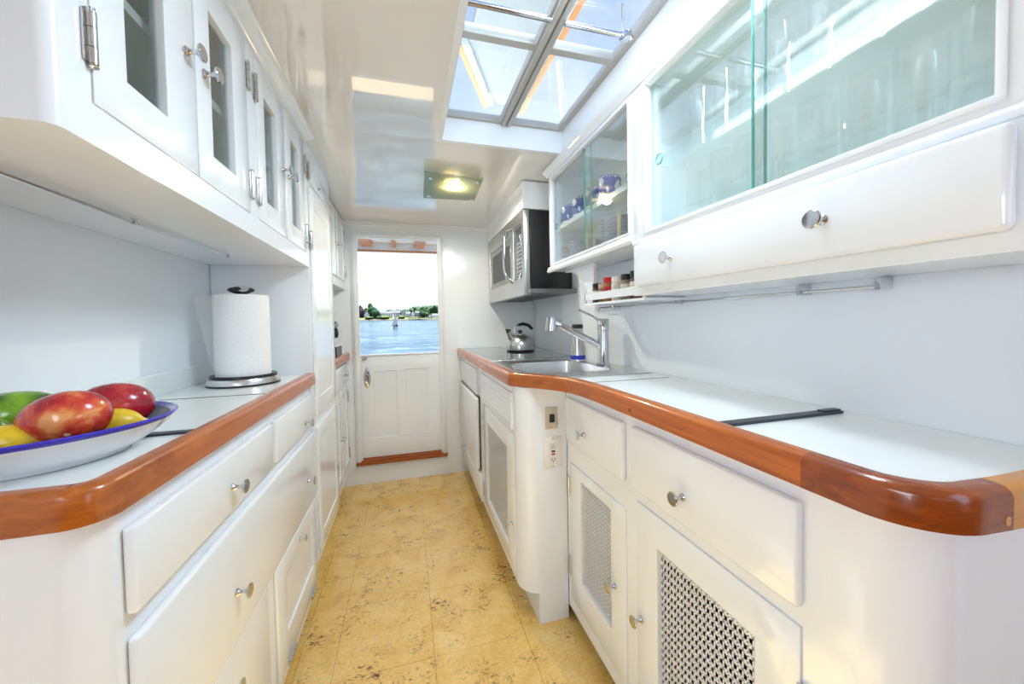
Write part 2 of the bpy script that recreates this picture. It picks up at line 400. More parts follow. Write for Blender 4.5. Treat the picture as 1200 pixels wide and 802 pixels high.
# shared hardware -------------------------------------------------------------
class Proto: pass
def proto(bm, material, smooth=40):
    me = bpy.data.meshes.new('hardware'); bm.to_mesh(me); bm.free(); me.materials.append(M[material])
    for p in me.polygons: p.use_smooth = True
    me.set_sharp_from_angle(angle=math.radians(smooth)); p = Proto(); p.data = me; return p
def knob_bm(d, big=1.0):
    bm = BM(); s = big
    pr = [(0.0, 0), (0.0085, 0), (0.0085, 0.002), (0.0062, 0.0045), (0.0042, 0.009), (0.0040, 0.016), (0.0062, 0.0205), (0.0135, 0.0225), (0.0150, 0.0245), (0.0150, 0.0265), (0.0135, 0.028), (0, 0.0283)]
    lathe(bm, [(r * s, h * s * d) for r, h in pr], axis='x', n=20)
    bmesh.ops.recalc_face_normals(bm, faces=bm.faces[:]); return bm
KP, KN = proto(knob_bm(1), 'chrome'), proto(knob_bm(-1), 'chrome')
KNs = proto(knob_bm(-1, 0.8), 'chrome'); KPs = proto(knob_bm(1, 0.8), 'chrome')
def hinge_bm(d):
    bm = BM()
    for s in (-1, 1): box(bm, 0, 0.0018 * d, s * 0.002, s * 0.010, -0.031, 0.031)
    for a, b in ((-0.032, -0.0125), (-0.0115, 0.0115), (0.0125, 0.032)): tube(bm, [(0.004 * d, 0, a), (0.004 * d, 0, b)], 0.0052, 10)
    tube(bm, [(0.004 * d, 0, -0.032), (0.004 * d, 0, -0.036), (0.004 * d, 0, -0.038)], [0.0042, 0.0055, 0.002], 10)
    tube(bm, [(0.004 * d, 0, 0.032), (0.004 * d, 0, 0.036), (0.004 * d, 0, 0.038)], [0.0042, 0.0055, 0.002], 10)
    return bm
HP, HN = proto(hinge_bm(1), 'nickel'), proto(hinge_bm(-1), 'nickel')
bm = hinge_bm(1); bmesh.ops.rotate(bm, verts=bm.verts[:], cent=(0, 0, 0), matrix=Matrix.Rotation(PI / 2, 3, 'X')); HPh = proto(bm, 'nickel')

# ================================================================== SETTING
YB = 2.74          # back bulkhead
XLW = -0.71        # left hull lining
# floor of cork tiles
fl = obj('floor', B(box, -1.0, 1.1, -2.2, YB + 0.05, -0.05, -0.003), 'cork_edge', kind='structure')
xs = [-1.0, -0.694, -0.376, -0.258, 0.06, 0.378, 0.696, 1.1]
ys = [-2.2, -1.944, -1.626, -1.308, -0.99, -0.672, -0.354, -0.036, 0.282, 0.60, 0.918, 1.236, 1.550, 1.866, 2.184, 2.50, YB + 0.02]
tile_i = 0
for i in range(1, len(xs) - 2):
    for j in range(len(ys) - 1):
        dz = random.uniform(0, 0.0006)
        bm = BM(); g = 0.0006
        box(bm, xs[i] + g, xs[i + 1] - g, ys[j] + g, ys[j + 1] - g, -0.004, -0.0006 + dz)
        obj('tile', bm, 'cork', fl)
# walls
obj('wall_left', B(box, XLW - 0.03, XLW, -0.05, YB, -0.02, 1.9), 'wall', kind='structure')
obj('wall_left_aft', B(box, XLW - 0.03, XLW, -2.2, -0.0505, -0.02, 1.9), 'teak', kind='structure')
obj('wall_right', B(box, 0.875, 1.02, -0.05, 2.0, -0.02, 1.9), 'wall', kind='structure')
obj('wall_right_far', B(prism, [(0.875, 2.0), (0.962, YB - 0.0005), (1.02, YB - 0.0005), (1.02, 2.0)], -0.02, 1.9), 'wall', kind='structure')
obj('wall_right_aft', B(box, 0.875, 1.02, -2.2, -0.0505, -0.02, 1.9), 'teak', kind='structure')
bm = BM(); holes(bm, 'y', YB, YB + 0.05, -0.75, 1.02, -0.02, 1.9, [(-0.322, 0.222, 0.165, 1.715)])
wb = obj('wall_back', bm, 'white', kind='structure')
bm = BM(); prism(bm, [(0, 0)] and arc(0.44, 1.285, 0.068, 180, 90, 8) + [(0.94, 1.353), (0.94, 0.925), (0.372, 0.925)], 0, 0.006)
bmesh.ops.rotate(bm, verts=bm.verts[:], cent=(0, 0, 0), matrix=Matrix.Rotation(PI / 2, 3, 'X'))
bmesh.ops.translate(bm, verts=bm.verts[:], vec=(0, YB, 0))
bmesh.ops.recalc_face_normals(bm, faces=bm.faces[:])
obj('splash_panel', bm, 'white', wb, smooth=30)
bm = BM(); holes(bm, 'y', -2.23, -2.2, -0.75, 1.02, -0.02, 1.9, [(-0.58, -0.02, 1.0, 1.62), (0.14, 0.72, 1.0, 1.62)])
obj('wall_front', bm, 'teak_x', kind='structure')
# ceiling with skylight opening
def zc(y): return 1.862 if y < 1.56 else 1.862 - (y - 1.56) / (YB - 1.56) * 0.042
SX0, SX1, SY0, SY1 = 0.155, 0.682, 0.40, 1.54
bm = BM()
for x0, x1, y0, y1 in ((-0.75, SX0 - 0.012, -2.2, 1.552), (SX1 + 0.012, 1.02, -2.2, 1.552), (SX0 - 0.012, SX1 + 0.012, -2.2, SY0 - 0.012)): box(bm, x0, x1, y0, y1, 1.862, 1.90)
prism_x(bm, [(1.552, 1.862), (YB + 0.05, zc(YB + 0.05)), (YB + 0.05, 1.90), (1.552, 1.90)], -0.75, 1.02)
obj('ceiling', bm, 'ceil', kind='structure')
# trim: ceiling moulding on the bulkhead
bm = BM(); sweep(bm, [(0.60, YB), (-0.415, YB)], [(0, 1.788), (0.006, 1.788), (0.010, 1.797), (0.006, 1.803), (0.016, 1.817), (0.016, 1.826), (0, 1.826)])
obj('trim_1', bm, 'white', smooth=30, kind='structure')
# door casing: two moulded steps
bm = BM()
holes(bm, 'y', YB - 0.012, YB, -0.362, 0.262, 0.158, 1.745, [(-0.318, 0.218, 0.05, 1.71)], 0.003)
holes(bm, 'y', YB - 0.020, YB - 0.0121, -0.350, 0.250, 0.158, 1.733, [(-0.331, 0.231, 0.05, 1.716)], 0.003)
obj('trim_2', bm, 'white', smooth=30, kind='structure')
# sill
bm = BM(); box(bm, -0.362, 0.262, YB - 0.028, YB + 0.04, 0.136, 0.160, 0.004); box(bm, -0.318, 0.218, YB - 0.004, YB + 0.06, 0.160, 0.178, 0.004)
box(bm, -0.33, 0.23, YB - 0.018, YB + 0.04, 0.158, 0.170, 0.004)
obj('trim_3', bm, 'teak_x', smooth=30, kind='structure')
# lower dutch door
D1 = bpy.data.objects.new('door_1', None); COL.objects.link(D1); D1.location = (-0.05, YB, 0.18); D1['kind'] = 'structure'
D1['label'] = 'white lower half of the dutch door with two recessed panels'
bm = BM(); holes(bm, 'y', YB + 0.004, YB + 0.036, -0.3216, 0.2216, 0.1785, 0.893, [(-0.238, -0.084, 0.318, 0.782), (-0.020, 0.132, 0.322, 0.788)], 0.005)
obj('door_leaf', bm, 'white', D1, smooth=30)
for a in ((-0.2385, -0.0835, 0.3175, 0.7825), (-0.0205, 0.1325, 0.3215, 0.7885)):
    obj('panel', B(box, a[0], a[1], YB + 0.012, YB + 0.03, a[2], a[3]), 'white', D1)
bm = BM(); box(bm, -0.3215, 0.2215, YB - 0.004, YB + 0.044, 0.893, 0.903, 0.003); obj('top_rail_cap', bm, 'white', D1)
bm = BM()
lathe(bm, [(0, -0.001), (0.9, -0.001), (0.9, 0.003), (0.75, 0.005), (0, 0.006)], axis='y', n=28)
bmesh.ops.scale(bm, verts=bm.verts[:], vec=(0.025, -1, 0.080)); bmesh.ops.translate(bm, verts=bm.verts[:], vec=(-0.278, YB + 0.004, 0.742))
bmesh.ops.recalc_face_normals(bm, faces=bm.faces[:])
hp = obj('handle_plate', bm, 'nickel', D1, smooth=30, label='oval chrome door plate with ring pull')
bm = BM(); tube(bm, [(-0.278 + 0.014 * math.cos(t * PI / 8), YB - 0.007, 0.738 + 0.028 * math.sin(t * PI / 8)) for t in range(17)], 0.0034, 8)
tube(bm, [(-0.278, YB + 0.002, 0.755), (-0.278, YB - 0.012, 0.755)], 0.006, 10); tube(bm, [(-0.278, YB + 0.002, 0.718), (-0.278, YB - 0.004, 0.718)], 0.0045, 10)
obj('ring_pull', bm, 'chrome', hp, smooth=40)
bm = BM(); box(bm, -0.31, -0.275, YB - 0.004, YB + 0.01, 0.872, 0.884, 0.002); tube(bm, [(-0.30, YB - 0.006, 0.866), (-0.288, YB - 0.016, 0.878)], 0.005, 8)
obj('latch', bm, 'nickel', D1, smooth=40, label='small chrome latch at the door top')

# skylight = window_1
W1 = bpy.data.objects.new('window_1', None); COL.objects.link(W1); W1.location = (0.42, 0.65, 1.96); W1['kind'] = 'structure'
bm = BM(); holes(bm, 'z', 1.8612, 1.9552, SX0 - 0.02, SX1 + 0.02, SY0 - 0.02, SY1 + 0.02, [(SX0, SX1, SY0, SY1)])
obj('coaming', bm, 'white', W1)
ZF0, ZF1 = 1.9555, 1.985
bars = [(-0.25, 0.02), (1.077, 1.106)]
xh = [(SX0 + 0.022, 0.396), (0.452, SX1 - 0.022)]
ypan = [(SY0 + 0.02, 0.648), (0.676, 1.077), (1.107, SY1 - 0.015)]
bm = BM(); holes(bm, 'z', ZF0, ZF1, SX0 - 0.019, SX1 + 0.019, SY0 - 0.019, SY1 + 0.019, [(a, b, c, d) for a, b in xh for c, d in ypan], 0.004)
box(bm, 0.404, 0.421, SY0, SY1, ZF0 - 0.010, ZF0 + 0.002, 0.003); box(bm, 0.427, 0.444, SY0, SY1, ZF0 - 0.010, ZF0 + 0.002, 0.003)
obj('frame', bm, 'alu', W1, smooth=30)
for a, b in xh:
    for c, d in ypan:
        obj('pane', B(box, a - 0.004, b + 0.004, c - 0.004, d + 0.004, 1.968, 1.973), 'pane', W1)
for yy in (0.96, 0.56):
    for x0, x1 in ((SX0 + 0.003, 0.398), (0.44, 0.635)):
        bm = BM(); tube(bm, [(x0, yy, 1.938), (x1, yy - 0.002, 1.938)], 0.0075, 12); obj('stay_rod', bm, 'chrome', W1, smooth=40)
    bm = BM(); box(bm, 0.612, 0.640, yy - 0.014, yy + 0.010, 1.928, 1.948, 0.004); tube(bm, [(0.648, yy, 1.932), (0.636, yy - 0.004, 1.954)], 0.008, 10)
    tube(bm, [(0.618, yy - 0.006, 1.945), (0.575, yy - 0.07, 1.962)], 0.0045, 10); obj('stay_bracket', bm, 'chrome', W1, smooth=40)

# ================================================================== LEFT SIDE
def solid_back(bm, *a): box(bm, *a)
XL = -0.385
# near base cabinet ------------------------------------------------------------
t = thing('base_cabinet', 'white gloss base cabinet of drawers below the fruit bowl and paper towels', 'cabinet', (-0.55, 1.1, 0))
bm = BM()
prism(bm, [(-0.70, 0.575)] + arc(-0.425, 0.615, 0.040, 270, 360, 6) + [(XL, 0.62), (XL, 1.648), (-0.70, 1.648)], 0.04, 0.874)
obj('body', bm, 'white', t, smooth=35)
def overlay(name, parent, x0, d, y0, y1, z0, z1, knobs=(), th=0.016, bev=0.006, kp=None):
    o = obj(name, B(box, x0, x0 + d * th, y0, y1, z0, z1, bev, 3), 'white', parent, smooth=30)
    for ky, kz in knobs: inst('knob', kp or (KP if d > 0 else KN), o, (x0 + d * th, ky, kz))
    return o
overlay('drawer', t, XL, 1, 0.625, 1.172, 0.722, 0.846, [(0.915, 0.775)])
overlay('drawer', t, XL, 1, 1.200, 1.640, 0.722, 0.846, [(1.50, 0.760)])
overlay('drawer', t, XL, 1, 0.625, 1.640, 0.436, 0.690, [(0.915, 0.545), (1.50, 0.545)])
dr = overlay('door', t, XL, 1, 0.625, 1.122, 0.085, 0.420, [(0.885, 0.362)], 0.006, 0.002)
bm = BM(); holes(bm, 'x', XL, XL + 0.010, 1.180, 1.640, 0.085, 0.420, [(1.262, 1.576, 0.180, 0.345)], 0.003)
dd = obj('door', bm, 'white', t, smooth=30, label='drop-down door hinged at its bottom edge')
obj('panel', B(box, XL + 0.0005, XL + 0.004, 1.258, 1.580, 0.176, 0.349), 'white', dd)
inst('knob', KPs, dd, (XL + 0.010, 1.405, 0.383))
for y in (1.285, 1.560): inst('hinge', HPh, dd, (XL + 0.008, y, 0.085))

# left worktop --------------------------------------------------------------------
ZT = 0.92
t = thing('countertop', 'pale laminate countertop with curved varnished teak edge under the fruit bowl', 'countertop', (-0.54, 1.1, 0.88))
inner = [(-0.395, 1.70), (-0.395, 0.66)] + arc(-0.435, 0.632, 0.040, 0, -90, 8)[0:] + [(-0.71, 0.592)]
obj('top', B(prism, inner + [(-0.71, 1.648), (-0.395, 1.648)][:1] + [], 0.878, ZT), 'laminate', t)
path = [(-0.368, 1.695), (-0.368, 0.640)] + arc(-0.410, 0.607, 0.042, 0, -90, 10) + [(-0.72, 0.563)]
PRO = [(0, 0.878), (0, 0.914), (-0.002, 0.920), (-0.007, 0.9245), (-0.014, 0.926), (-0.026, 0.926), (-0.028, 0.921), (-0.028, 0.878)]
def edge_part(pts, material, parent, label=None, flip=False):
    pr = [(-o if flip else o, z) for o, z in PRO]
    bm = BM(); sweep(bm, pts, pr); return obj('edge_plank', bm, material, parent, smooth=40, label=label)
edge_part([(-0.368, 1.695), (-0.368, 1.2), (-0.368, 0.72)], 'teak', t)
edge_part([(-0.368, 0.7195), (-0.368, 0.612)] + arc(-0.410, 0.607, 0.042, 0, -80, 9), 'teak_d', t)
edge_part(arc(-0.410, 0.607, 0.042, -80, -90, 2) + [(-0.474, 0.565)], 'teak_d', t)
edge_part([(-0.4743, 0.565), (-0.72, 0.565)], 'teak_dark', t)
obj('backsplash', B(box, XLW, XLW + 0.008, 0.56, 1.648, ZT, 0.984, 0.002), 'laminate', t)
bm = BM(); box(bm, -0.70, -0.398, 0.826, 0.846, ZT - 0.002, ZT + 0.004, 0.0015); box(bm, -0.70, -0.398, 0.848, 0.852, ZT - 0.002, ZT + 0.0015)
obj('hatch_bar', bm, 'blackmatte', t, label='black metal strip across the counter')
obj('hatch_seam', B(box, -0.66, -0.398, 1.232, 1.237, ZT - 0.001, ZT + 0.0008), 'blackmatte', t)

# left wall cabinet --------------------------------------------------------------
XU = -0.372; UZ0, UZ1 = 1.350, 1.858
t = thing('wall_cabinet', 'white wall cabinet with four glass-paned doors above the fruit bowl', 'cabinet', (-0.54, 1.09, UZ0))
doors = [(0.595, 0.836, 0.656, 0.748), (0.841, 1.078, 0.898, 1.000), (1.135, 1.369, 1.196, 1.297), (1.376, 1.612, 1.440, 1.537)]
DZ0, DZ1, GZ0, GZ1 = 1.403, 1.829, 1.466, 1.757
bm = BM()
holes(bm, 'x', XU - 0.018, XU, 0.582, 1.648, UZ0, UZ1, [(a - 0.0012, b + 0.0012, DZ0 - 0.0012, DZ1 + 0.0012) for a, b in ((0.595, 1.078), (1.135, 1.612))])
prism(bm, arc(XU - 0.016, 0.554, 0.016, 360, 270, 8) + [(XLW + 0.001, 0.538), (XLW + 0.001, 0.5555), (XU - 0.026, 0.5555), (XU - 0.018, 0.582), (XU, 0.582)], UZ0, UZ1)
box(bm, XLW + 0.001, XU - 0.017, 0.556, 1.648, UZ0 + 0.0012, UZ0 + 0.018)
obj('carcass', bm, 'white', t, smooth=30)
bm = BM(); box(bm, XLW + 0.002, XLW + 0.01, 0.56, 1.646, UZ0 + 0.018, UZ1); box(bm, XLW + 0.01, XU - 0.019, 1.636, 1.646, UZ0 + 0.018, UZ1)
box(bm, XLW + 0.01, XU - 0.019, 1.10, 1.114, UZ0 + 0.018, UZ1); box(bm, XLW + 0.01, XU - 0.019, 0.56, 1.64, UZ0 + 0.0185, UZ0 + 0.024)
obj('lining', bm, 'inside', t)
obj('shelf', B(box, XLW + 0.01, XU - 0.03, 0.565, 1.636, 1.606, 1.622), 'white', t)
for k, (a, b, g0, g1) in enumerate(doors):
    bm = BM(); holes(bm, 'x', XU - 0.018, XU + 0.002, a, b, DZ0, DZ1, [(g0, g1, GZ0, GZ1)], 0.0015)
    d = obj('door', bm, 'white', t, smooth=30)
    obj('pane', B(box, XU - 0.013, XU - 0.010, g0 - 0.003, g1 + 0.003, GZ0 - 0.003, GZ1 + 0.003), 'smallpane', d)
    hy = a - 0.004 if k % 2 == 0 else b + 0.004
    for hz in (1.475, 1.745): inst('hinge', HP, d, (XU + 0.001, hy, hz if k != 0 else hz + 0.005))
    inst('knob', KP, d, (XU + 0.002, b - 0.028 if k % 2 == 0 else a + 0.030, 1.615))
bm = BM(); sweep(bm, [(XU, 1.63), (XU, 0.50)], [(-0.002, 1.834), (0.008, 1.836), (0.011, 1.842), (0.015, 1.845), (0.026, 1.847), (0.036, 1.854), (0.040, 1.8618), (-0.002, 1.8618)])
obj('crown_moulding', bm, 'white', t, smooth=40)
# dishes seen dimly behind the small panes
for i, (y, z) in enumerate(((0.70, 1.6225), (0.76, 1.6225), (0.95, 1.3745), (1.22, 1.6225), (1.27, 1.3745), (1.48, 1.6225))):
    bm = BM(); lathe(bm, [(0.0, 0), (0.022, 0), (0.030, 0.004), (0.036, 0.030), (0.040, 0.060), (0.037, 0.060), (0.030, 0.008), (0, 0.006)], (-0.48, y, z), n=20)
    tag(obj('bowl', bm, 'ceramic', smooth=40, at=(-0.48, y, z)), 'small white bowl %s' % ('on the shelf behind the nearest glass door', 'beside the nearest one, on the same shelf', 'on the cabinet floor behind the second glass door', 'on the shelf behind the third glass door', 'on the cabinet floor behind the third glass door', 'on the shelf behind the farthest glass door')[i], 'bowl', 'bowls behind the glass doors')
# rail below
t = thing('hanging_rail', 'thin steel rail fixed under the left wall cabinet beside the wall', 'rail', (-0.55, 1.0, 1.34))
bm = BM(); tube(bm, [(-0.548, 0.60, 1.343), (-0.548, 1.40, 1.343)], 0.0035, 8); obj('rod', bm, 'nickel', t, smooth=40)
for y in (0.62, 0.97, 1.39): obj('bracket', B(box, -0.552, -0.544, y - 0.005, y + 0.005, 1.338, 1.3499), 'nickel', t)

# tall cabinet --------------------------------------------------------------
XT = -0.372
t = thing('tall_cabinet', 'tall narrow white panelled cabinet between left counter and the sailor nook', 'cabinet', (-0.54, 1.88, 0.15))
t['label'] = 'tall narrow white cupboard with long recessed panels beside the paper towels'
bm = BM(); box(bm, XLW + 0.002, XT, 1.651, 2.105, 0.150, 1.858); box(bm, XLW + 0.002, XT - 0.07, 1.651, 2.10, 0.0, 0.15)
obj('body', bm, 'white', t)
def panel_door(name, parent, x, d, y0, y1, z0, z1, m=0.055, th=0.010, knob=None, hinges=(), panels=None):
    ps = panels or [(y0 + m, y1 - m, z0 + m, z1 - m)]
    bm = BM(); holes(bm, 'x', x, x + d * th, y0, y1, z0, z1, ps, 0.0025)
    o = obj(name, bm, 'white', parent, smooth=30)
    for p in ps: obj('panel', B(box, x + d * 0.0003, x + d * 0.004, p[0] - 0.003, p[1] + 0.003, p[2] - 0.003, p[3] + 0.003), 'white', o)
    if knob: inst('knob', KPs if d > 0 else KNs, o, (x + d * th, *knob))
    for hy, hz in hinges: inst('hinge', HP if d > 0 else HN, o, (x + d * (th - 0.003), hy, hz))
    return o
td = overlay('top_door', t, XT, 1, 1.668, 2.070, 1.700, 1.775, [(1.83, 1.722)], 0.006, 0.002, KPs)
for z in (1.74,): inst('hinge', HP, td, (XT + 0.004, 1.664, z))
panel_door('tall_door', t, XT, 1, 1.665, 2.095, 0.745, 1.672, 0.07, 0.008, None, [(1.662, 1.46)])
panel_door('lower_door', t, XT, 1, 1.665, 2.095, 0.185, 0.700, 0.06, 0.008)

# sailor nook beyond: base cabinet, worktop, wall cabinet
XN = -0.410
t = thing('base_cabinet', 'small white base cabinet with one drawer left of the dutch door', 'cabinet', (-0.55, 2.42, 0.1))
bm = BM(); box(bm, XLW + 0.002, XN, 2.11, YB - 0.002, 0.10, 0.874); box(bm, XLW + 0.002, XN - 0.05, 2.11, YB - 0.002, 0, 0.10); obj('body', bm, 'white', t)
overlay('drawer', t, XN, 1, 2.235, 2.700, 0.735, 0.858, [(2.58, 0.790)], 0.014, 0.005, KPs)
panel_door('door', t, XN, 1, 2.14, 2.42, 0.16, 0.705, 0.05, 0.010, (2.39, 0.42), [(2.144, 0.25), (2.144, 0.62)])
panel_door('door', t, XN, 1, 2.43, 2.70, 0.16, 0.705, 0.05, 0.010, (2.46, 0.42), [(2.697, 0.25), (2.697, 0.63)])
t = thing('countertop', 'short white worktop with teak edge between tall cupboard and bulkhead', 'countertop', (-0.55, 2.42, 0.88))
obj('top', B(box, XLW, -0.414, 2.108, YB - 0.001, 0.8745, ZT), 'laminate', t)
bm = BM(); sweep(bm, [(-0.386, YB - 0.002), (-0.386, 2.20)], PRO); sweep(bm, [(-0.386, 2.1995), (-0.40, 2.17), (-0.43, 2.16)], PRO)
obj('edge_plank', bm, 'teak', t, smooth=40)
t = thing('wall_cabinet', 'small white wall cabinet with panelled doors beside the dutch door', 'cabinet', (-0.55, 2.42, 1.36))
obj('body', B(box, XLW, -0.402, 2.11, YB - 0.002, 1.352, 1.815), 'white', t)
panel_door('door', t, -0.402, 1, 2.135, 2.415, 1.405, 1.790, 0.05, 0.009, (2.385, 1.60), [(2.139, 1.47), (2.139, 1.72)])
panel_door('door', t, -0.402, 1, 2.425, 2.705, 1.405, 1.790, 0.05, 0.009, (2.455, 1.60), [(2.702, 1.47), (2.702, 1.71)])
t = thing('storage_box', 'black open box with pale rim on the short worktop by the door', 'box', (-0.47, 2.45, ZT + 0.001))
bm = BM(); holes(bm, 'z', ZT + 0.001, ZT + 0.066, -0.55, -0.402, 2.36, 2.54, [(-0.545, -0.407, 2.365, 2.535)]); box(bm, -0.549, -0.403, 2.361, 2.539, ZT + 0.001, ZT + 0.006)
obj('body', bm, 'black', t)
bm = BM(); holes(bm, 'z', ZT + 0.066, ZT + 0.078, -0.554, -0.398, 2.356, 2.544, [(-0.545, -0.407, 2.365, 2.535)], 0.002); obj('rim', bm, 'plastic', t)
t = thing('hook_utensil', 'chrome and black utensil hanging above the black box beside tall cupboard', 'utensil', (-0.458, 2.60, 1.10))
bm = BM(); tube(bm, [(-0.462, 2.739, 1.135), (-0.462, 2.70, 1.135), (-0.460, 2.695, 1.12)], 0.006, 8); lathe(bm, [(0, 0), (0.016, 0.004), (0.018, 0.02), (0.010, 0.034), (0, 0.036)], (-0.460, 2.69, 1.098), n=14); obj('hook', bm, 'chrome', t, smooth=50)
bm = BM(); lathe(bm, [(0, 0), (0.012, 0.006), (0.017, 0.03), (0.012, 0.062), (0.006, 0.070), (0, 0.072)], (-0.460, 2.69, 1.026), n=14); obj('grip', bm, 'black', t, smooth=50)

# ================================================================== things on the left counter
# paper towel
t = thing('paper_towel_holder', 'black and brushed steel paper towel stand on the left counter', 'holder', (-0.545, 1.475, ZT + 0.001))
def ell(bm, prof, c, a, b, n=40, yaw=0.0):
    rings = []
    for s, h in prof:
        if s < 1e-6: rings.append([bm.verts.new((c[0], c[1], c[2] + h))]); continue
        ring = []
        for k in range(n):
            u, v = (a * s) * math.cos(2 * PI * k / n), (b * s) * math.sin(2 * PI * k / n)
            ring.append(bm.verts.new((c[0] + u * math.cos(yaw) - v * math.sin(yaw), c[1] + u * math.sin(yaw) + v * math.cos(yaw), c[2] + h)))
        rings.append(ring)
    for A, Bq in zip(rings, rings[1:]):
        for k in range(n):
            k2 = (k + 1) % n
            if len(A) == 1: bm.faces.new((A[0], Bq[k2], Bq[k]))
            elif len(Bq) == 1: bm.faces.new((A[k], A[k2], Bq[0]))
            else: bm.faces.new((A[k], A[k2], Bq[k2], Bq[k]))
    bmesh.ops.recalc_face_normals(bm, faces=bm.faces[:])
pc = (-0.545, 1.475, ZT + 0.001)
bm = BM(); ell(bm, [(0, 0), (1.0, 0), (1.0, 0.004), (0.985, 0.0055), (0, 0.0055)], pc, 0.106, 0.10); obj('foot_pad', bm, 'black', t, smooth=40)
bm = BM(); ell(bm, [(0, 0.0056), (0.99, 0.0056), (0.98, 0.016), (0.945, 0.0235), (0.93, 0.024), (0, 0.024)], pc, 0.106, 0.10); obj('base', bm, 'steel', t, smooth=40)
bm = BM(); ell(bm, [(0, 0.0241), (0.92, 0.0241), (0.90, 0.034), (0.80, 0.033), (0.74, 0.0275), (0, 0.0275)], pc, 0.106, 0.10); obj('tray', bm, 'black', t, smooth=40)
bm = BM(); tube(bm, [(pc[0], pc[1], pc[2] + 0.027), (pc[0], pc[1], pc[2] + 0.307)], 0.009, 12); obj('post', bm, 'steel', t, smooth=40)
bm = BM()
ell(bm, [(0, 0), (0.35, 0.0), (0.8, 0.008), (1.0, 0.014), (0.85, 0.021), (0.4, 0.026), (0, 0.027)], (pc[0], pc[1], pc[2] + 0.307), 0.040, 0.018, 24, 0.25)
obj('cap', bm, 'black', t, smooth=60)
bm = BM(); lathe(bm, [(0, 0), (0.011, 0.001), (0.012, 0.003), (0, 0.0035)], (0, 0, 0), n=18, sx=1.4)
bmesh.ops.rotate(bm, verts=bm.verts[:], cent=(0, 0, 0), matrix=Matrix.Rotation(1.15, 3, 'X'))
bmesh.ops.translate(bm, verts=bm.verts[:], vec=(pc[0] + 0.012, pc[1] - 0.0125, pc[2] + 0.324)); obj('cap_button', bm, 'steel', t, smooth=40)
t = thing('paper_towel_roll', 'thick roll of embossed white paper towel on the steel stand', 'paper towel', (pc[0], pc[1], pc[2] + 0.029))
bm = BM(); lathe(bm, [(0.018, 0.001), (0.077, 0.001), (0.079, 0.003), (0.079, 0.272), (0.077, 0.274), (0.018, 0.274), (0.018, 0.001)], (pc[0], pc[1], pc[2] + 0.029), n=48); obj('roll', bm, 'paper', t, smooth=40)
bm = BM(); gp = []
for i in range(9):
    u = i / 8
    row = []
    for j in range(7):
        w = j / 6
        bx, by = pc[0] - 0.079 + 0.006 * 0 - u * (0.020 + 0.045 * w) , pc[1] - 0.012 + 0.012 * math.sin(u * 2.2) + u * 0.01
        row.append(bm.verts.new((bx, by, pc[2] + 0.030 + w * 0.270 + (1 - w) * u * 0.035)))
    gp.append(row)
for i in range(8):
    for j in range(6): bm.faces.new((gp[i][j], gp[i + 1][j], gp[i + 1][j + 1], gp[i][j + 1]))
bmesh.ops.solidify(bm, geom=bm.faces[:], thickness=0.0008); obj('loose_sheet', bm, 'paper', t, smooth=60)

# fruit bowl
bc = (-0.548, 0.742, ZT + 0.001)
t = thing('fruit_bowl', 'wide white ceramic bowl with cobalt blue rim holding mangoes and lemons', 'bowl', bc)
bm = BM(); lathe(bm, [(0, 0.004), (0.088, 0.004), (0.092, 0.0), (0.098, 0.0), (0.100, 0.005), (0.118, 0.014), (0.140, 0.031), (0.154, 0.047)], bc, n=56); obj('body', bm, 'bowl_out', t, smooth=60)
bm = BM(); lathe(bm, [(0.154, 0.047), (0.158, 0.0505), (0.1585, 0.0535), (0.156, 0.0555), (0.150, 0.053), (0.147, 0.050)], bc, n=56); obj('rim', bm, 'bowl_rim', t, smooth=60)
bm = BM(); lathe(bm, [(0.147, 0.050), (0.136, 0.034), (0.114, 0.018), (0.090, 0.010), (0, 0.0085)], bc, n=56); obj('inside', bm, 'bowl_in', t, smooth=60)
def fruit(name, label, material, c, a, b, cc, yaw, pitch=0.0, tip=0.0, taper=0.0, seg=28):
    bm = BM(); n = seg
    prof = []
    for i in range(n // 2 + 1):
        th = PI * i / (n // 2); h = -math.cos(th); r = math.sin(th)
        r *= 1 + taper * h
        if tip and abs(h) > 0.90: h = h * (1 + tip * (abs(h) - 0.90) / 0.10)
        prof.append((r if 0 < i < n // 2 else 0, h))
    lathe(bm, prof, axis='x', n=n)
    bmesh.ops.scale(bm, verts=bm.verts[:], vec=(a, b, cc))
    bmesh.ops.rotate(bm, verts=bm.verts[:], cent=(0, 0, 0), matrix=Matrix.Rotation(pitch, 3, 'Y'))
    bmesh.ops.rotate(bm, verts=bm.verts[:], cent=(0, 0, 0), matrix=Matrix.Rotation(yaw, 3, 'Z'))
    bmesh.ops.translate(bm, verts=bm.verts[:], vec=c); bmesh.ops.recalc_face_normals(bm, faces=bm.faces[:])
    return tag(obj(name, bm, material, smooth=80, at=c), label, 'fruit', 'fruit in the blue-rimmed bowl')
fm = fruit('mango', 'largest red and orange mango at the front of the bowl', 'mango', (-0.480, 0.688, 0.991), 0.051, 0.041, 0.0385, -0.05, -0.14, 0, 0.08)
bm = BM(); tube(bm, [(-0.4580, 0.6590, 0.9760), (-0.4555, 0.6555, 0.9750)], [0.0065, 0.003], 10); obj('stem_scar', bm, 'dowel', fm, smooth=50)
fruit('mango', 'deep crimson mango at the back right of the bowl', 'mango2', (-0.492, 0.806, 0.987), 0.050, 0.040, 0.0375, 0.35, 0.20, 0, 0.08)
fruit('lemon', 'yellow lemon tucked between the red mangoes at the bowl rim', 'lemon', (-0.462, 0.752, 0.964), 0.035, 0.025, 0.025, 0.35, 0.16, 0.35)
fruit('lemon', 'yellow lemon in front of the green mango at bowl front', 'lemon', (-0.522, 0.662, 0.968), 0.037, 0.025, 0.0245, 0.1, -0.1, 0.35)
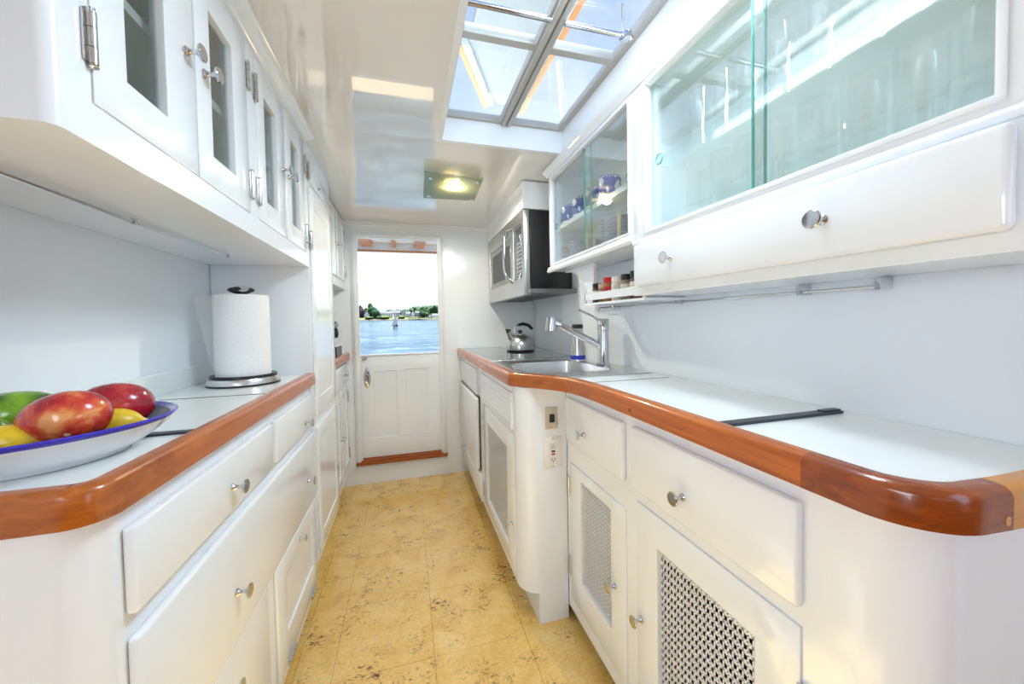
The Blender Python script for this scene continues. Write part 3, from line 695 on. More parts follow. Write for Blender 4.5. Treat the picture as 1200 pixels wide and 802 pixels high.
fruit('mango', 'dark and light green mango behind the large red one', 'green', (-0.615, 0.790, 0.985), 0.058, 0.040, 0.036, 0.3, 0.05, 0, 0.1)
fruit('lime', 'green lime at the extreme left of the fruit bowl', 'green', (-0.578, 0.690, 0.976), 0.032, 0.025, 0.026, 0.7, 0.1, 0.25)

# ================================================================== RIGHT SIDE, LOWER
XR = 0.56
def grille(bm, x, d, y0, y1, z0, z1, p, h, bar, th):
    """perforated metal: upright bars, crossing diagonals and a slit bar in each hole"""
    ny = max(1, round((y1 - y0) / p)); nz_ = max(1, round((z1 - z0) / h)); p = (y1 - y0) / ny; h = (z1 - z0) / nz_
    def strip(a, b, w):
        a = Vector(a); b = Vector(b); t_ = (b - a).normalized(); nn = Vector((-t_.y, t_.x)) * w / 2
        q = [a + nn, a - nn, b - nn, b + nn]
        f = [bm.verts.new((x + d * th, c.x, c.y)) for c in q]; g = [bm.verts.new((x, c.x, c.y)) for c in q]
        bm.faces.new(f)
        for i in range(4): bm.faces.new((f[i], g[i], g[(i + 1) % 4], f[(i + 1) % 4]))
    for i in range(ny + 1): strip((y0 + i * p, z0), (y0 + i * p, z1), bar * 0.9)
    for i in range(ny):
        for j in range(nz_):
            ya, yb, za, zb = y0 + i * p, y0 + (i + 1) * p, z0 + j * h, z0 + (j + 1) * h
            ym = (ya + yb) / 2; zk = za + 0.44 * h
            strip((ya, za), (yb, zk), bar); strip((ya, zk), (yb, za), bar)
            strip((ym, zk), (ym, zb), bar * 0.8)
    bmesh.ops.recalc_face_normals(bm, faces=bm.faces[:])
def grille_door(parent, x, d, y0, y1, z0, z1, g, pitch, knob, hinges, th=0.004, bar=0.0036, label=None):
    bm = BM(); holes(bm, 'x', x - d * 0.014, x + d * th, y0, y1, z0, z1, [g], 0.0012)
    o = obj('door', bm, 'white', parent, smooth=30)
    bm = BM(); grille(bm, x - d * 0.008, d, g[0], g[1], g[2], g[3], pitch[0], pitch[1], bar, 0.002)
    obj('grille', bm, 'white', o, kind='stuff', label=label)
    if knob: inst('knob', KP if d > 0 else KN, o, (x + d * th, *knob))
    for hy, hz in hinges: inst('hinge', HP if d > 0 else HN, o, (x + d * (th - 0.002), hy, hz))
    return o
t = thing('base_cabinet', 'white base cabinet with two drawers and perforated grille doors, rounded near corner', 'cabinet', (0.75, 0.8, 0))
bm = BM()
holes(bm, 'x', XR, XR + 0.018, 0.340, 1.2568, 0.052, 0.8755, [(0.8678, 1.2292, 0.100, 0.604), (0.4048, 0.8192, 0.100, 0.652)])
box(bm, XR + 0.06, 0.87, 0.34, 1.247, 0.0, 0.052)
prism(bm, [(XR, 0.340)] + arc(XR + 0.07, 0.337, 0.070, 180, 270, 12) + [(0.87, 0.267), (0.87, 0.340)], 0.052, 0.8755)
obj('body', bm, 'white', t, smooth=30)
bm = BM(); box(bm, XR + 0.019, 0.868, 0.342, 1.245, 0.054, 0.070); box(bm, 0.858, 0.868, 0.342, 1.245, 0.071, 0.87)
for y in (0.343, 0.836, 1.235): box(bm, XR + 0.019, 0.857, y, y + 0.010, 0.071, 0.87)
obj('lining', bm, 'void_shade', t)  # dark lining colours in the shade behind the grilles
overlay('drawer', t, XR, -1, 0.866, 1.232, 0.682, 0.842, [(1.085, 0.745)])
overlay('drawer', t, XR, -1, 0.402, 0.826, 0.684, 0.845, [(0.637, 0.745)])
grille_door(t, XR, -1, 0.869, 1.228, 0.1012, 0.6028, (0.946, 1.140, 0.206, 0.567), (0.0165, 0.0135), (0.925, 0.352), [(1.231, 0.515), (1.231, 0.22)], bar=0.0031, label='white perforated metal grille, narrow')
grille_door(t, XR, -1, 0.406, 0.818, 0.1012, 0.6508, (0.482, 0.738, 0.180, 0.573), (0.0205, 0.0185), (0.800, 0.352), [(0.403, 0.53), (0.403, 0.20)], label='white perforated metal grille, wide')

# sink peninsula
XP = 0.382
t = thing('base_cabinet', 'white sink base cabinet reaching the bulkhead with louvred fronts and mesh door', 'cabinet', (0.6, 2.0, 0))
bm = BM()
holes(bm, 'x', XP, XP + 0.018, 1.335, YB - 0.002, 0.115, 0.8755, [(1.3515, 1.929, 0.145, 0.686), (2.05, 2.70, 0.285, 0.690)])
prism(bm, arc(XP + 0.078, 1.335, 0.078, 180, 270, 10) + [(0.558, 1.257), (0.558, 1.275), (XP + 0.078, 1.275), (XP + 0.018, 1.336)], 0.115, 0.8755)
prism(bm, [(0.442, 1.257), (0.558, 1.257), (0.558, 1.28), (0.46, 1.28), (0.46, YB - 0.002), (0.442, YB - 0.002)], 0.0, 0.115)
obj('body', bm, 'white', t, smooth=30)
bm = BM(); box(bm, XP + 0.08, 0.868, 1.30, YB - 0.006, 0.117, 0.130); box(bm, XP + 0.019, 0.86, 1.99, 2.0, 0.132, 0.70); box(bm, 0.858, 0.868, 1.30, 1.989, 0.132, 0.74)
obj('lining', bm, 'inside', t)
for (y0, y1, z0, z1) in ((1.345, 1.955, 0.705, 0.845), (2.085, 2.70, 0.700, 0.845)):
    bm = BM(); holes(bm, 'x', XP - 0.012, XP, y0, y1, z0, z1, [(y0 + 0.025, y1 - 0.025, z0 + 0.014, z1 - 0.014)], 0.002)
    d = obj('louvred_front', bm, 'white', t, smooth=30)
    obj('shade_backing', B(box, XP - 0.0015, XP - 0.0002, y0 + 0.02, y1 - 0.02, z0 + 0.01, z1 - 0.01), 'void_shade', d)  # dark sheet painted as the shaded void behind the slats
    n = 5
    for i in range(n):
        hz = (z1 - z0 - 0.028) / n; za = z0 + 0.014 + i * hz
        bm = BM(); prism_y(bm, [(XP - 0.002, za + 0.004), (XP - 0.002, za + hz), (XP - 0.0085, za + hz), (XP - 0.0125, za + 0.0045)], y0 + 0.026, y1 - 0.026); obj('slat', bm, 'white', d)
grille_door(t, XP, -1, 1.353, 1.9275, 0.1465, 0.6845, (1.452, 1.845, 0.200, 0.604), (0.013, 0.0115), (1.385, 0.322), [(1.930, 0.58), (1.930, 0.22)], bar=0.0036, label='white diamond metal mesh')
fd = obj('appliance_door', B(box, XP - 0.028, XP - 0.004, 2.04, 2.712, 0.285, 0.688, 0.006, 3), 'white', t, smooth=30, label='flat proud white door edged with a dark gasket')
obj('gasket', B(box, XP - 0.0065, XP - 0.0005, 2.034, 2.716, 0.282, 0.697), 'blackmatte', fd)
bm = BM(); tube(bm, [(XP - 0.028, 2.60, 0.640), (XP - 0.036, 2.60, 0.640)], 0.010, 14); obj('lock', bm, 'chrome', fd, smooth=40)
overlay('drawer', t, XP, -1, 1.985, 2.70, 0.125, 0.268, [(2.64, 0.225)], 0.012, 0.004, KNs)

# switch and outlet on the peninsula end
YE = 1.257
t = thing('light_switch', 'beige rocker switch plate with black toggle on the sink cabinet end', 'switch', (0.499, YE, 0.76))
bm = BM(); box(bm, 0.4755, 0.5225, YE - 0.005, YE - 0.0005, 0.722, 0.802, 0.0015); obj('plate', bm, 'beige', t, smooth=30)
obj('toggle', B(box, 0.490, 0.509, YE - 0.0095, YE - 0.005, 0.747, 0.777, 0.001), 'black', t)
for z in (0.731, 0.793):
    bm = BM(); lathe(bm, [(0, -0.0012), (0.003, -0.001), (0.003, 0.0008)], (0.499, YE - 0.0052, z), 'y', 10); obj('screw', bm, 'nickel', t)
t = thing('power_outlet', 'white safety outlet with black and red buttons below the beige switch', 'outlet', (0.503, YE, 0.635))
bm = BM(); box(bm, 0.466, 0.538, YE - 0.005, YE - 0.0005, 0.578, 0.693, 0.002); obj('plate', bm, 'plastic', t, smooth=30)
ins = obj('socket_face', B(box, 0.4855, 0.5185, YE - 0.0075, YE - 0.005, 0.602, 0.669, 0.001), 'ceramic', t)
obj('test_button', B(box, 0.4955, 0.5085, YE - 0.0095, YE - 0.0075, 0.638, 0.6435), 'black', ins)
obj('reset_button', B(box, 0.4955, 0.5085, YE - 0.0095, YE - 0.0075, 0.6275, 0.633), 'red', ins)
for z in (0.612, 0.655):
    for x in (0.496, 0.507): obj('slot', B(box, x - 0.0012, x + 0.0012, YE - 0.0079, YE - 0.0074, z - 0.004, z + 0.004), 'black', ins)
    bm = BM(); lathe(bm, [(0, -0.0005), (0.0022, -0.0005), (0.0022, 0)], (0.5015, YE - 0.0075, z - 0.0085 if z < 0.63 else z + 0.0085), 'y', 10); obj('slot', bm, 'black', ins)
for z in (0.5845, 0.6865):
    bm = BM(); lathe(bm, [(0, -0.0012), (0.003, -0.001), (0.003, 0.0008)], (0.502, YE - 0.0052, z), 'y', 10); obj('screw', bm, 'nickel', t)

# right worktop -------------------------------------------------------------------
t = thing('countertop', 'long white laminate countertop with winding varnished teak edge around the sink', 'countertop', (0.65, 1.3, 0.88))
pen = [(0.352, YB - 0.002), (0.354, 2.0), (0.358, 1.345)]
cur = arc(0.393, 1.338, 0.035, 180, 226, 5)[1:]
ogee = [(0.400, 1.280), (0.435, 1.236), (0.468, 1.195), (0.494, 1.155), (0.511, 1.110), (0.520, 1.06), (0.5245, 1.00)]
strt = [(0.526, 0.93), (0.527, 0.70), (0.527, 0.40)]
endc = [(0.527, 0.345)] + arc(0.607, 0.320, 0.080, 180, 270, 12) + [(0.66, 0.236), (0.90, 0.232)]
full = pen + cur + ogee + strt + endc
def offs(P, o):
    out = []
    for i, p in enumerate(P):
        a = Vector(P[max(i - 1, 0)]); b = Vector(P[min(i + 1, len(P) - 1)]); tt = (b - a).normalized(); out.append((p[0] - tt.y * o, p[1] + tt.x * o))
    return out
inn = offs(full, 0.026)
SNK = (0.440, 0.775, 1.262, 1.655)   # basin opening
# deck top in pieces round the basin
bm = BM()
poly = [p for p in inn[:-1]] + [(0.873, inn[-2][1]), (0.873, 2.0), (0.956, YB - 0.002)]
prism(bm, poly, 0.8775, ZT)
ct = obj('top', bm, 'laminate', t)
bmc = BM(); 
rr = 0.07
def rrect(x0, x1, y0, y1, r, n=6):
    return arc(x1 - r, y1 - r, r, 0, 90, n) + arc(x0 + r, y1 - r, r, 90, 180, n) + arc(x0 + r, y0 + r, r, 180, 270, n) + arc(x1 - r, y0 + r, r, 270, 360, n)
prism(bmc, rrect(SNK[0] - 0.003, SNK[1] + 0.003, SNK[2] - 0.003, SNK[3] + 0.003, 0.075), 0.80, 1.0)
mec = bpy.data.meshes.new('cut'); bmc.to_mesh(mec); bmc.free(); oc = bpy.data.objects.new('cut', mec); COL.objects.link(oc)
mo = ct.modifiers.new('cut', 'BOOLEAN'); mo.object = oc; mo.operation = 'DIFFERENCE'; mo.solver = 'EXACT'
oc.location = (0, 0, 0)
dg = bpy.context.evaluated_depsgraph_get(); bpy.context.view_layer.update(); dg = bpy.context.evaluated_depsgraph_get()
nm = bpy.data.meshes.new_from_object(ct.evaluated_get(dg)); ct.modifiers.clear(); ct.data = nm; bpy.data.objects.remove(oc)
edge_part(pen + cur, 'teak', t, flip=True)
edge_part([cur[-1]] + ogee, 'teak_d', t, flip=True)
edge_part([ogee[-1]] + strt[:2] + [(0.527, 0.385)], 'teak', t, flip=True)
edge_part([(0.527, 0.3848), (0.527, 0.345)] + arc(0.607, 0.320, 0.080, 180, 270, 12), 'teak_dark', t, 'dark mahogany-toned corner plank', True)
edge_part([(0.607, 0.240), (0.640, 0.2372)], 'teak_dark', t, flip=True)
edge_part([(0.6403, 0.2372), (0.66, 0.236), (0.90, 0.232)], 'teak_gold', t, 'golden end plank', True)
for (px, py, pz) in ((0.5264, 0.80, 0.892), (0.5267, 0.372, 0.889)):
    bm = BM(); lathe(bm, [(0, -0.0004), (0.0055, -0.0003), (0.0055, 0.001)], (px, py, pz), 'x', 12); obj('bung', bm, 'teak_dark', t)
bm = BM(); lathe(bm, [(0, -0.0006), (0.0055, -0.0005), (0.0055, 0.0015)], (0.632, 0.2380, 0.889), 'y', 12); obj('bung', bm, 'teak_gold', t)
bm = BM(); box(bm, 0.553, 0.848, 0.534, 0.556, ZT - 0.001, ZT + 0.0055, 0.0015); box(bm, 0.800, 0.846, 0.5385, 0.5515, ZT + 0.0055, ZT + 0.008)
obj('hatch_bar', bm, 'blackmatte', t, label='black metal strip across the counter')
obj('hatch_seam', B(box, 0.556, 0.846, 1.050, 1.054, ZT - 0.001, ZT + 0.0007), 'blackmatte', t)

# cooktop
t = thing('cooktop', 'black glass cooktop with thin steel trim set in the far right counter', 'cooktop', (0.63, 2.15, ZT))
obj('trim', B(box, 0.398, 0.862, 1.778, 2.565, ZT + 0.0003, ZT + 0.005, 0.0015), 'steel', t)
obj('glass', B(box, 0.404, 0.856, 1.784, 2.559, ZT + 0.005, ZT + 0.0075), 'darkglass', t)
# sink
t = thing('sink', 'stainless steel single-bowl sink with drainer set in the right counter', 'sink', (0.6, 1.46, ZT))
bm = BM()
outer = rrect(0.395, 0.862, 1.160, 1.768, 0.02); hole = rrect(*SNK, 0.072)
# rim sheet as bridged rings
def ring(bm, pts, z): return [bm.verts.new((x, y, z)) for x, y in pts]
flange = [(0.860, 1.155), (0.860, 1.766), (0.394, 1.766), (0.394, 1.318), (0.455, 1.238), (0.525, 1.155)]
cxs, cys = (SNK[0] + SNK[1]) / 2, (SNK[2] + SNK[3]) / 2
def onto(p, poly):
    d = Vector((p[0] - cxs, p[1] - cys)); best = None
    for i in range(len(poly)):
        a = Vector(poly[i]) - Vector((cxs, cys)); b = Vector(poly[(i + 1) % len(poly)]) - Vector((cxs, cys)); e_ = b - a
        den = d.x * e_.y - d.y * e_.x
        if abs(den) < 1e-9: continue
        tt = (a.x * e_.y - a.y * e_.x) / den; uu = (a.x * d.y - a.y * d.x) / den
        if tt > 0 and -1e-6 <= uu <= 1 + 1e-6 and (best is None or tt < best): best = tt
    return (cxs + d.x * best, cys + d.y * best)
def dense(P, k=4):
    return [(P[i][0] + (P[(i + 1) % len(P)][0] - P[i][0]) * j / k, P[i][1] + (P[(i + 1) % len(P)][1] - P[i][1]) * j / k) for i in range(len(P)) for j in range(k)]
rr0 = rrect
def rrect(x0, x1, y0, y1, r, n=6):
    return dense(rr0(x0, x1, y0, y1, r, n))
hole = rrect(*SNK, 0.072)
def snap(P):
    for c in flange:
        i = min(range(len(P)), key=lambda i: (P[i][0] - c[0]) ** 2 + (P[i][1] - c[1]) ** 2); P[i] = c
    return P
outer = snap([onto(p, flange) for p in rrect(SNK[0] - 0.012, SNK[1] + 0.012, SNK[2] - 0.012, SNK[3] + 0.012, 0.08)])
R0 = ring(bm, outer, ZT + 0.0008); R1 = ring(bm, [(cxs + (x - cxs) * 0.994, cys + (y - cys) * 0.994) for x, y in outer], ZT + 0.005)
hole_o = rrect(SNK[0] - 0.012, SNK[1] + 0.012, SNK[2] - 0.012, SNK[3] + 0.012, 0.08)
R2 = ring(bm, hole_o, ZT + 0.0062); R3 = ring(bm, hole, ZT + 0.001); R4 = ring(bm, rrect(SNK[0] + 0.006, SNK[1] - 0.006, SNK[2] + 0.006, SNK[3] - 0.006, 0.07), ZT - 0.06)
R5 = ring(bm, rrect(SNK[0] + 0.010, SNK[1] - 0.010, SNK[2] + 0.010, SNK[3] - 0.010, 0.068), ZT - 0.145); R6 = ring(bm, rrect(SNK[0] + 0.035, SNK[1] - 0.035, SNK[2] + 0.035, SNK[3] - 0.035, 0.05), ZT - 0.17)
for A, Bq in ((R0, R1), (R1, R2), (R2, R3), (R3, R4), (R4, R5), (R5, R6)):
    n = len(A)
    for k in range(n): bm.faces.new((A[k], A[(k + 1) % n], Bq[(k + 1) % n], Bq[k]))
bm.faces.new(R6)
bmesh.ops.recalc_face_normals(bm, faces=bm.faces[:])
for f in bm.faces:
    pass
obj('basin', bm, 'steel', t, smooth=35)
bm = BM(); lathe(bm, [(0, 0.002), (0.02, 0.002), (0.038, 0.004), (0.042, 0.001), (0.042, -0.002)], (0.60, 1.465, ZT - 0.1695), n=24); obj('drain', bm, 'chrome', t, smooth=40)
# faucet
t = thing('faucet', 'chrome mixer tap with slanted pull-out spray spout behind the sink', 'faucet', (0.800, 1.405, ZT + 0.006))
fx, fy, fz = 0.800, 1.405, ZT + 0.0062
bm = BM(); lathe(bm, [(0, 0), (0.031, 0), (0.031, 0.004), (0.025, 0.007), (0.023, 0.012), (0.023, 0.148), (0.0245, 0.150), (0.0245, 0.192), (0.022, 0.196), (0, 0.197)], (fx, fy, fz), n=28); obj('body', bm, 'chrome', t, smooth=35)
bm = BM(); tube(bm, [(fx - 0.012, fy + 0.004, fz + 0.185), (fx - 0.040, fy + 0.012, fz + 0.205), (fx - 0.098, fy + 0.030, fz + 0.236)], [0.006, 0.0055, 0.0045], 10); obj('lever', bm, 'chrome', t, smooth=50)
bm = BM(); tube(bm, [(fx - 0.005, fy + 0.002, fz + 0.075), (fx - 0.06, fy + 0.018, fz + 0.108), (fx - 0.175, fy + 0.052, fz + 0.172)], [0.015, 0.0145, 0.0135], 16); obj('spout', bm, 'chrome', t, smooth=50)
bm = BM(); tube(bm, [(fx - 0.170, fy + 0.050, fz + 0.178), (fx - 0.205, fy + 0.060, fz + 0.190)], [0.016, 0.020], 16); tube(bm, [(fx - 0.208, fy + 0.061, fz + 0.205), (fx - 0.212, fy + 0.062, fz + 0.150)], [0.0235, 0.026], 18); obj('spray_head', bm, 'chrome', t, smooth=50)
# soap bottle
t = thing('soap_dispenser', 'steel hourglass bottle with black cap and blue band beside the tap', 'bottle', (0.775, 1.60, ZT + 0.006))
sb = (0.775, 1.60, ZT + 0.0062)
bm = BM(); lathe(bm, [(0, 0), (0.036, 0), (0.037, 0.002), (0.036, 0.008), (0, 0.008)], sb, n=28); obj('base_ring', bm, 'steel', t, smooth=40)
bm = BM(); lathe(bm, [(0, 0.008), (0.0365, 0.008), (0.036, 0.027), (0, 0.027)], sb, n=28); obj('band', bm, 'blueplastic', t, smooth=40, label='deep blue band')
bm = BM(); lathe(bm, [(0, 0.027), (0.0345, 0.027), (0.030, 0.07), (0.0255, 0.11), (0.0255, 0.135), (0.026, 0.152), (0, 0.153)], sb, n=28); obj('body', bm, 'steelv', t, smooth=40)
bm = BM(); lathe(bm, [(0, 0.153), (0.0265, 0.153), (0.0265, 0.168), (0.024, 0.172), (0, 0.172)], sb, n=28); obj('cap', bm, 'black', t, smooth=40)
# kettle
t = thing('kettle', 'brushed steel kettle with black arched handle on the black cooktop', 'kettle', (0.690, 2.25, ZT + 0.0078))
kc = (0.690, 2.25, ZT + 0.0078)
bm = BM(); lathe(bm, [(0, 0), (0.083, 0), (0.087, 0.003), (0.088, 0.009), (0.086, 0.012)], kc, n=36); obj('base', bm, 'black', t, smooth=40)
bm = BM(); lathe(bm, [(0.086, 0.012), (0.088, 0.03), (0.086, 0.055), (0.078, 0.082), (0.062, 0.104), (0.040, 0.118), (0.034, 0.120), (0.033, 0.124), (0.016, 0.128), (0, 0.129)], kc, n=36); obj('body', bm, 'steelv', t, smooth=40)
bm = BM(); lathe(bm, [(0, 0.129), (0.008, 0.129), (0.008, 0.136), (0.015, 0.142), (0.014, 0.152), (0, 0.156)], kc, n=18); obj('lid_knob', bm, 'black', t, smooth=40)
bm = BM(); tube(bm, [(kc[0] - 0.055, kc[1] - 0.01, kc[2] + 0.085), (kc[0] - 0.075, kc[1] - 0.014, kc[2] + 0.125), (kc[0] - 0.083, kc[1] - 0.016, kc[2] + 0.142)], [0.022, 0.015, 0.0135], 14); obj('spout', bm, 'steelv', t, smooth=50)
bm = BM(); tube(bm, [(kc[0] - 0.080, kc[1] - 0.015, kc[2] + 0.146), (kc[0] - 0.088, kc[1] - 0.017, kc[2] + 0.156)], [0.016, 0.012], 12); tube(bm, [(kc[0] - 0.10, kc[1] - 0.018, kc[2] + 0.160), (kc[0] - 0.066, kc[1] - 0.013, kc[2] + 0.155)], 0.006, 8); obj('spout_cap', bm, 'black', t, smooth=50)
bm = BM(); tube(bm, [(kc[0] - 0.030, kc[1], kc[2] + 0.120), (kc[0] - 0.040, kc[1], kc[2] + 0.155), (kc[0] - 0.030, kc[1], kc[2] + 0.185), (kc[0] - 0.008, kc[1], kc[2] + 0.196)], 0.0055, 10); obj('handle_bracket', bm, 'chrome', t, smooth=50)
bm = BM(); tube(bm, [(kc[0] - 0.012, kc[1], kc[2] + 0.193), (kc[0] + 0.02, kc[1], kc[2] + 0.200), (kc[0] + 0.055, kc[1], kc[2] + 0.190), (kc[0] + 0.082, kc[1], kc[2] + 0.160)], [0.010, 0.012, 0.012, 0.010], 12); obj('handle', bm, 'black', t, smooth=50)
for ch in t.children:
    for v_ in ch.data.vertices: v_.co.z *= 0.86

# ================================================================== RIGHT SIDE, UPPER
XC = 0.68; XW = 0.874
# far display cabinet: y 1.03..1.69
t = thing('wall_cabinet', 'white wall cabinet with sliding glass doors holding blue mugs and plates', 'cabinet', (0.78, 1.34, 1.38))
CZ0, CZ1 = 1.380, 1.861
bm = BM(); holes(bm, 'x', XC, XC + 0.020, 1.003, 1.700, CZ0 - 0.024, 1.861, [(1.028, 1.672, 1.392, 1.795)], 0.002)
box(bm, XC + 0.020, XW, 1.690, 1.700, CZ0, CZ1); box(bm, XC + 0.020, XW, 1.003, 1.012, CZ0, CZ1)
box(bm, XC + 0.018, XW, 1.003, 1.70, CZ0 - 0.022, CZ0 - 0.004)
obj('carcass', bm, 'white', t, smooth=30)
bm = BM(); box(bm, XW - 0.006, XW - 0.0005, 1.012, 1.69, CZ0, CZ1); box(bm, XC + 0.021, XW, 1.012, 1.69, CZ0 - 0.0035, CZ0 + 0.006); box(bm, XC + 0.02, XW, 1.012, 1.69, 1.83, 1.855)
obj('lining', bm, 'inside', t)
bm = BM(); sweep(bm, [(XC, 1.003), (XC, 1.715)], [(-o, z) for o, z in ((0, 1.352), (-0.006, 1.354), (-0.010, 1.362), (-0.006, 1.368), (-0.004, 1.378), (0, 1.380))]); obj('bottom_moulding', bm, 'white', t, smooth=40)
bm = BM(); holes(bm, 'x', XC - 0.004, XC, 1.018, 1.682, 1.382, 1.805, [(1.028, 1.672, 1.392, 1.795)], 0.0015); obj('frame_bead', bm, 'white', t, smooth=30)
obj('shelf', B(box, XC + 0.034, XW - 0.006, 1.012, 1.69, 1.553, 1.573), 'white', t)
for (y0, y1, xo, ry) in ((1.012, 1.345, 0.008, 1.042), (1.312, 1.69, 0.020, 1.660)):
    d = obj('glass_door', B(box, XC + xo, XC + xo + 0.005, y0, y1, 1.388, 1.800), 'glass', t)
    obj('glass_edge', B(box, XC + xo - 0.0004, XC + xo + 0.0054, (y1 if y0 < 1.2 else y0) - 0.0012, (y1 if y0 < 1.2 else y0) + 0.0012, 1.389, 1.799), 'edgeglass', d)
    bm = BM(); tube(bm, [(XC + xo - 0.001, ry + 0.012 * math.cos(k * PI / 8), 1.570 + 0.012 * math.sin(k * PI / 8)) for k in range(17)], 0.0018, 6); obj('finger_hole', bm, 'edgeglass', d, smooth=50)
for (px, py, z0, z1) in ((0.725, 1.155, CZ0 + 0.006, 1.505), (0.722, 1.335, CZ0 + 0.006, 1.512), (0.735, 1.412, CZ0 + 0.006, 1.510), (0.722, 1.088, 1.573, 1.745)):
    bm = BM(); lathe(bm, [(0, 0), (0.0068, 0), (0.0068, z1 - z0 - 0.012), (0.0045, z1 - z0 - 0.009), (0.0062, z1 - z0 - 0.004), (0.004, z1 - z0), (0, z1 - z0)], (px, py, z0), n=12); obj('peg', bm, 'dowel', t, smooth=40)
# crown at the far end
bm = BM(); sweep(bm, [(XC, 0.26), (XC, 1.705), (XC + 0.19, 1.705)], [(-o, z) for o, z in ((0, 1.812), (-0.005, 1.813), (-0.010, 1.822), (-0.020, 1.834), (-0.022, 1.845), (0, 1.845))]); obj('crown_moulding', bm, 'white', t, smooth=40)
# mugs
def mug(label, y, x=0.752, r=0.042, first=[None]):
    z = 1.5735
    if first[0]:
        return dup(first[0], (x, y, z), label)
    k = thing('mug', label, 'mug', (x, y, z), 'blue mugs on the glass cabinet shelf')
    bm = BM(); lathe(bm, [(0, 0), (r * 0.9, 0), (r * 0.93, 0.008), (r * 0.93, 0.010)], (x, y, z), n=28); obj('foot', bm, 'ceramic', k, smooth=40)
    bm = BM(); lathe(bm, [(r * 0.93, 0.010), (r, 0.014), (r, 0.074)], (x, y, z), n=28); obj('body', bm, 'mug', k, smooth=40)
    bm = BM(); lathe(bm, [(r, 0.074), (r * 1.01, 0.082), (r * 0.95, 0.083), (r * 0.93, 0.012), (0, 0.011)], (x, y, z), n=28); obj('lip', bm, 'mugblue', k, smooth=40)
    bm = BM()
    for i in range(24): box(bm, x + (r + 0.0003) * math.cos(i * PI / 12) - 0.002, x + (r + 0.0003) * math.cos(i * PI / 12) + 0.002, y + (r + 0.0003) * math.sin(i * PI / 12) - 0.002, y + (r + 0.0003) * math.sin(i * PI / 12) + 0.002, z + 0.0745, z + 0.079)
    obj('rim_dots', bm, 'ceramic', k)
    bm = BM(); tube(bm, [(x + 0.7 * r + 0.03 * math.sin(a) * 0.9, y + r * 0.7 + 0.03 * math.sin(a) * 0.9, z + 0.042 + 0.026 * math.cos(a)) for a in [PI * i / 8 for i in range(9)]], 0.0045, 8); obj('handle', bm, 'mugblue', k, smooth=50)
    first[0] = k; return k
mug('blue mug with a white blossom, nearest to the beech peg on the shelf', 1.262)
mug('blue mug standing second behind the nearest mug, straddling the glass edge', 1.385, 0.757)
mug('blue mug third along the shelf, just past the glass door edge', 1.505, 0.757)
mug('blue mug farthest along the shelf, next to the microwave end', 1.622, 0.757)
# plates
def plates(yc, xc, n, r, where, g):
    pr = None
    for i in range(n):
        z = CZ0 + 0.0065 + i * 0.0125
        lab = 'pale blue plate in the %s, %s' % (where, ('bottom plate', 'second from the bottom', 'third from the bottom', 'fourth from the bottom', 'fifth from the bottom', 'sixth from the bottom', 'seventh from the bottom', 'eighth from the bottom', 'top plate')[i if i < n - 1 else 8])
        if pr is None:
            bm = BM(); lathe(bm, [(0, 0), (r * 0.6, 0), (r * 0.66, 0.002), (r * 0.98, 0.009), (r, 0.0115), (r * 0.97, 0.012), (r * 0.65, 0.0055), (0, 0.004)], (xc, yc, z), n=36)
            pr = tag(obj('plate', bm, 'plate', smooth=40, at=(xc, yc, z)), lab, 'plate', g)
        else:
            o = pr.copy(); COL.objects.link(o); o.location = (xc + random.uniform(-.002, .002), yc + random.uniform(-.002, .002), z); o['label'] = lab
plates(1.245, 0.792, 9, 0.074, 'taller stack by the pegs', 'plates in the taller stack')
plates(1.535, 0.790, 7, 0.076, 'lower stack at the far end', 'plates in the lower stack')

# near display cabinet: y 0.25..1.0
t = thing('wall_cabinet', 'long white wall cabinet with sliding glass doors full of drinking glasses', 'cabinet', (0.78, 0.62, 1.21))
bm = BM(); holes(bm, 'x', XC, XC + 0.020, 0.225, 1.0025, CZ0 - 0.024, 1.861, [(0.272, 0.940, 1.378, 1.795)], 0.002)
box(bm, XC + 0.0201, XW, 0.992, 1.002, 1.2052, CZ1); box(bm, XC + 0.0201, XW, 0.2254, 0.240, 1.2052, CZ1)
box(bm, XC + 0.0202, XW, 0.2254, 1.002, 1.1906, 1.205); box(bm, XC, XC + 0.02, 0.225, 1.0025, 1.190, 1.3558)
obj('carcass', bm, 'white', t, smooth=30)
bm = BM(); box(bm, XW - 0.006, XW - 0.0005, 0.24, 0.992, 1.36, CZ1); box(bm, XC + 0.0205, XW, 0.24, 0.992, 1.345, 1.372); box(bm, XC + 0.02, XW, 0.24, 0.992, 1.84, 1.858)
obj('lining', bm, 'inside', t)
bm = BM(); holes(bm, 'x', XC - 0.004, XC, 0.262, 0.950, 1.368, 1.805, [(0.272, 0.940, 1.378, 1.795)], 0.0015); obj('frame_bead', bm, 'white', t, smooth=30)
obj('shelf', B(box, XC + 0.05, XW - 0.006, 0.241, 0.992, 1.590, 1.598), 'pane', t)
for (y0, y1, xo, ry) in ((0.245, 0.602, 0.008, None), (0.585, 0.985, 0.020, 0.905)):
    d = obj('glass_door', B(box, XC + xo, XC + xo + 0.005, y0, y1, 1.374, 1.800), 'glass', t)
    ye = y1 if y0 < 0.4 else y0
    obj('glass_edge', B(box, XC + xo - 0.0004, XC + xo + 0.0054, ye - 0.0012, ye + 0.0012, 1.376, 1.798), 'edgeglass', d)
    if ry:
        bm = BM(); tube(bm, [(XC + xo - 0.001, ry + 0.014 * math.cos(k * PI / 8), 1.572 + 0.014 * math.sin(k * PI / 8)) for k in range(17)], 0.002, 6); obj('finger_hole', bm, 'edgeglass', d, smooth=50)
overlay('drawer', t, XC, -1, 0.252, 0.978, 1.214, 1.338, [(0.448, 1.276), (0.812, 1.276)], 0.020, 0.008)
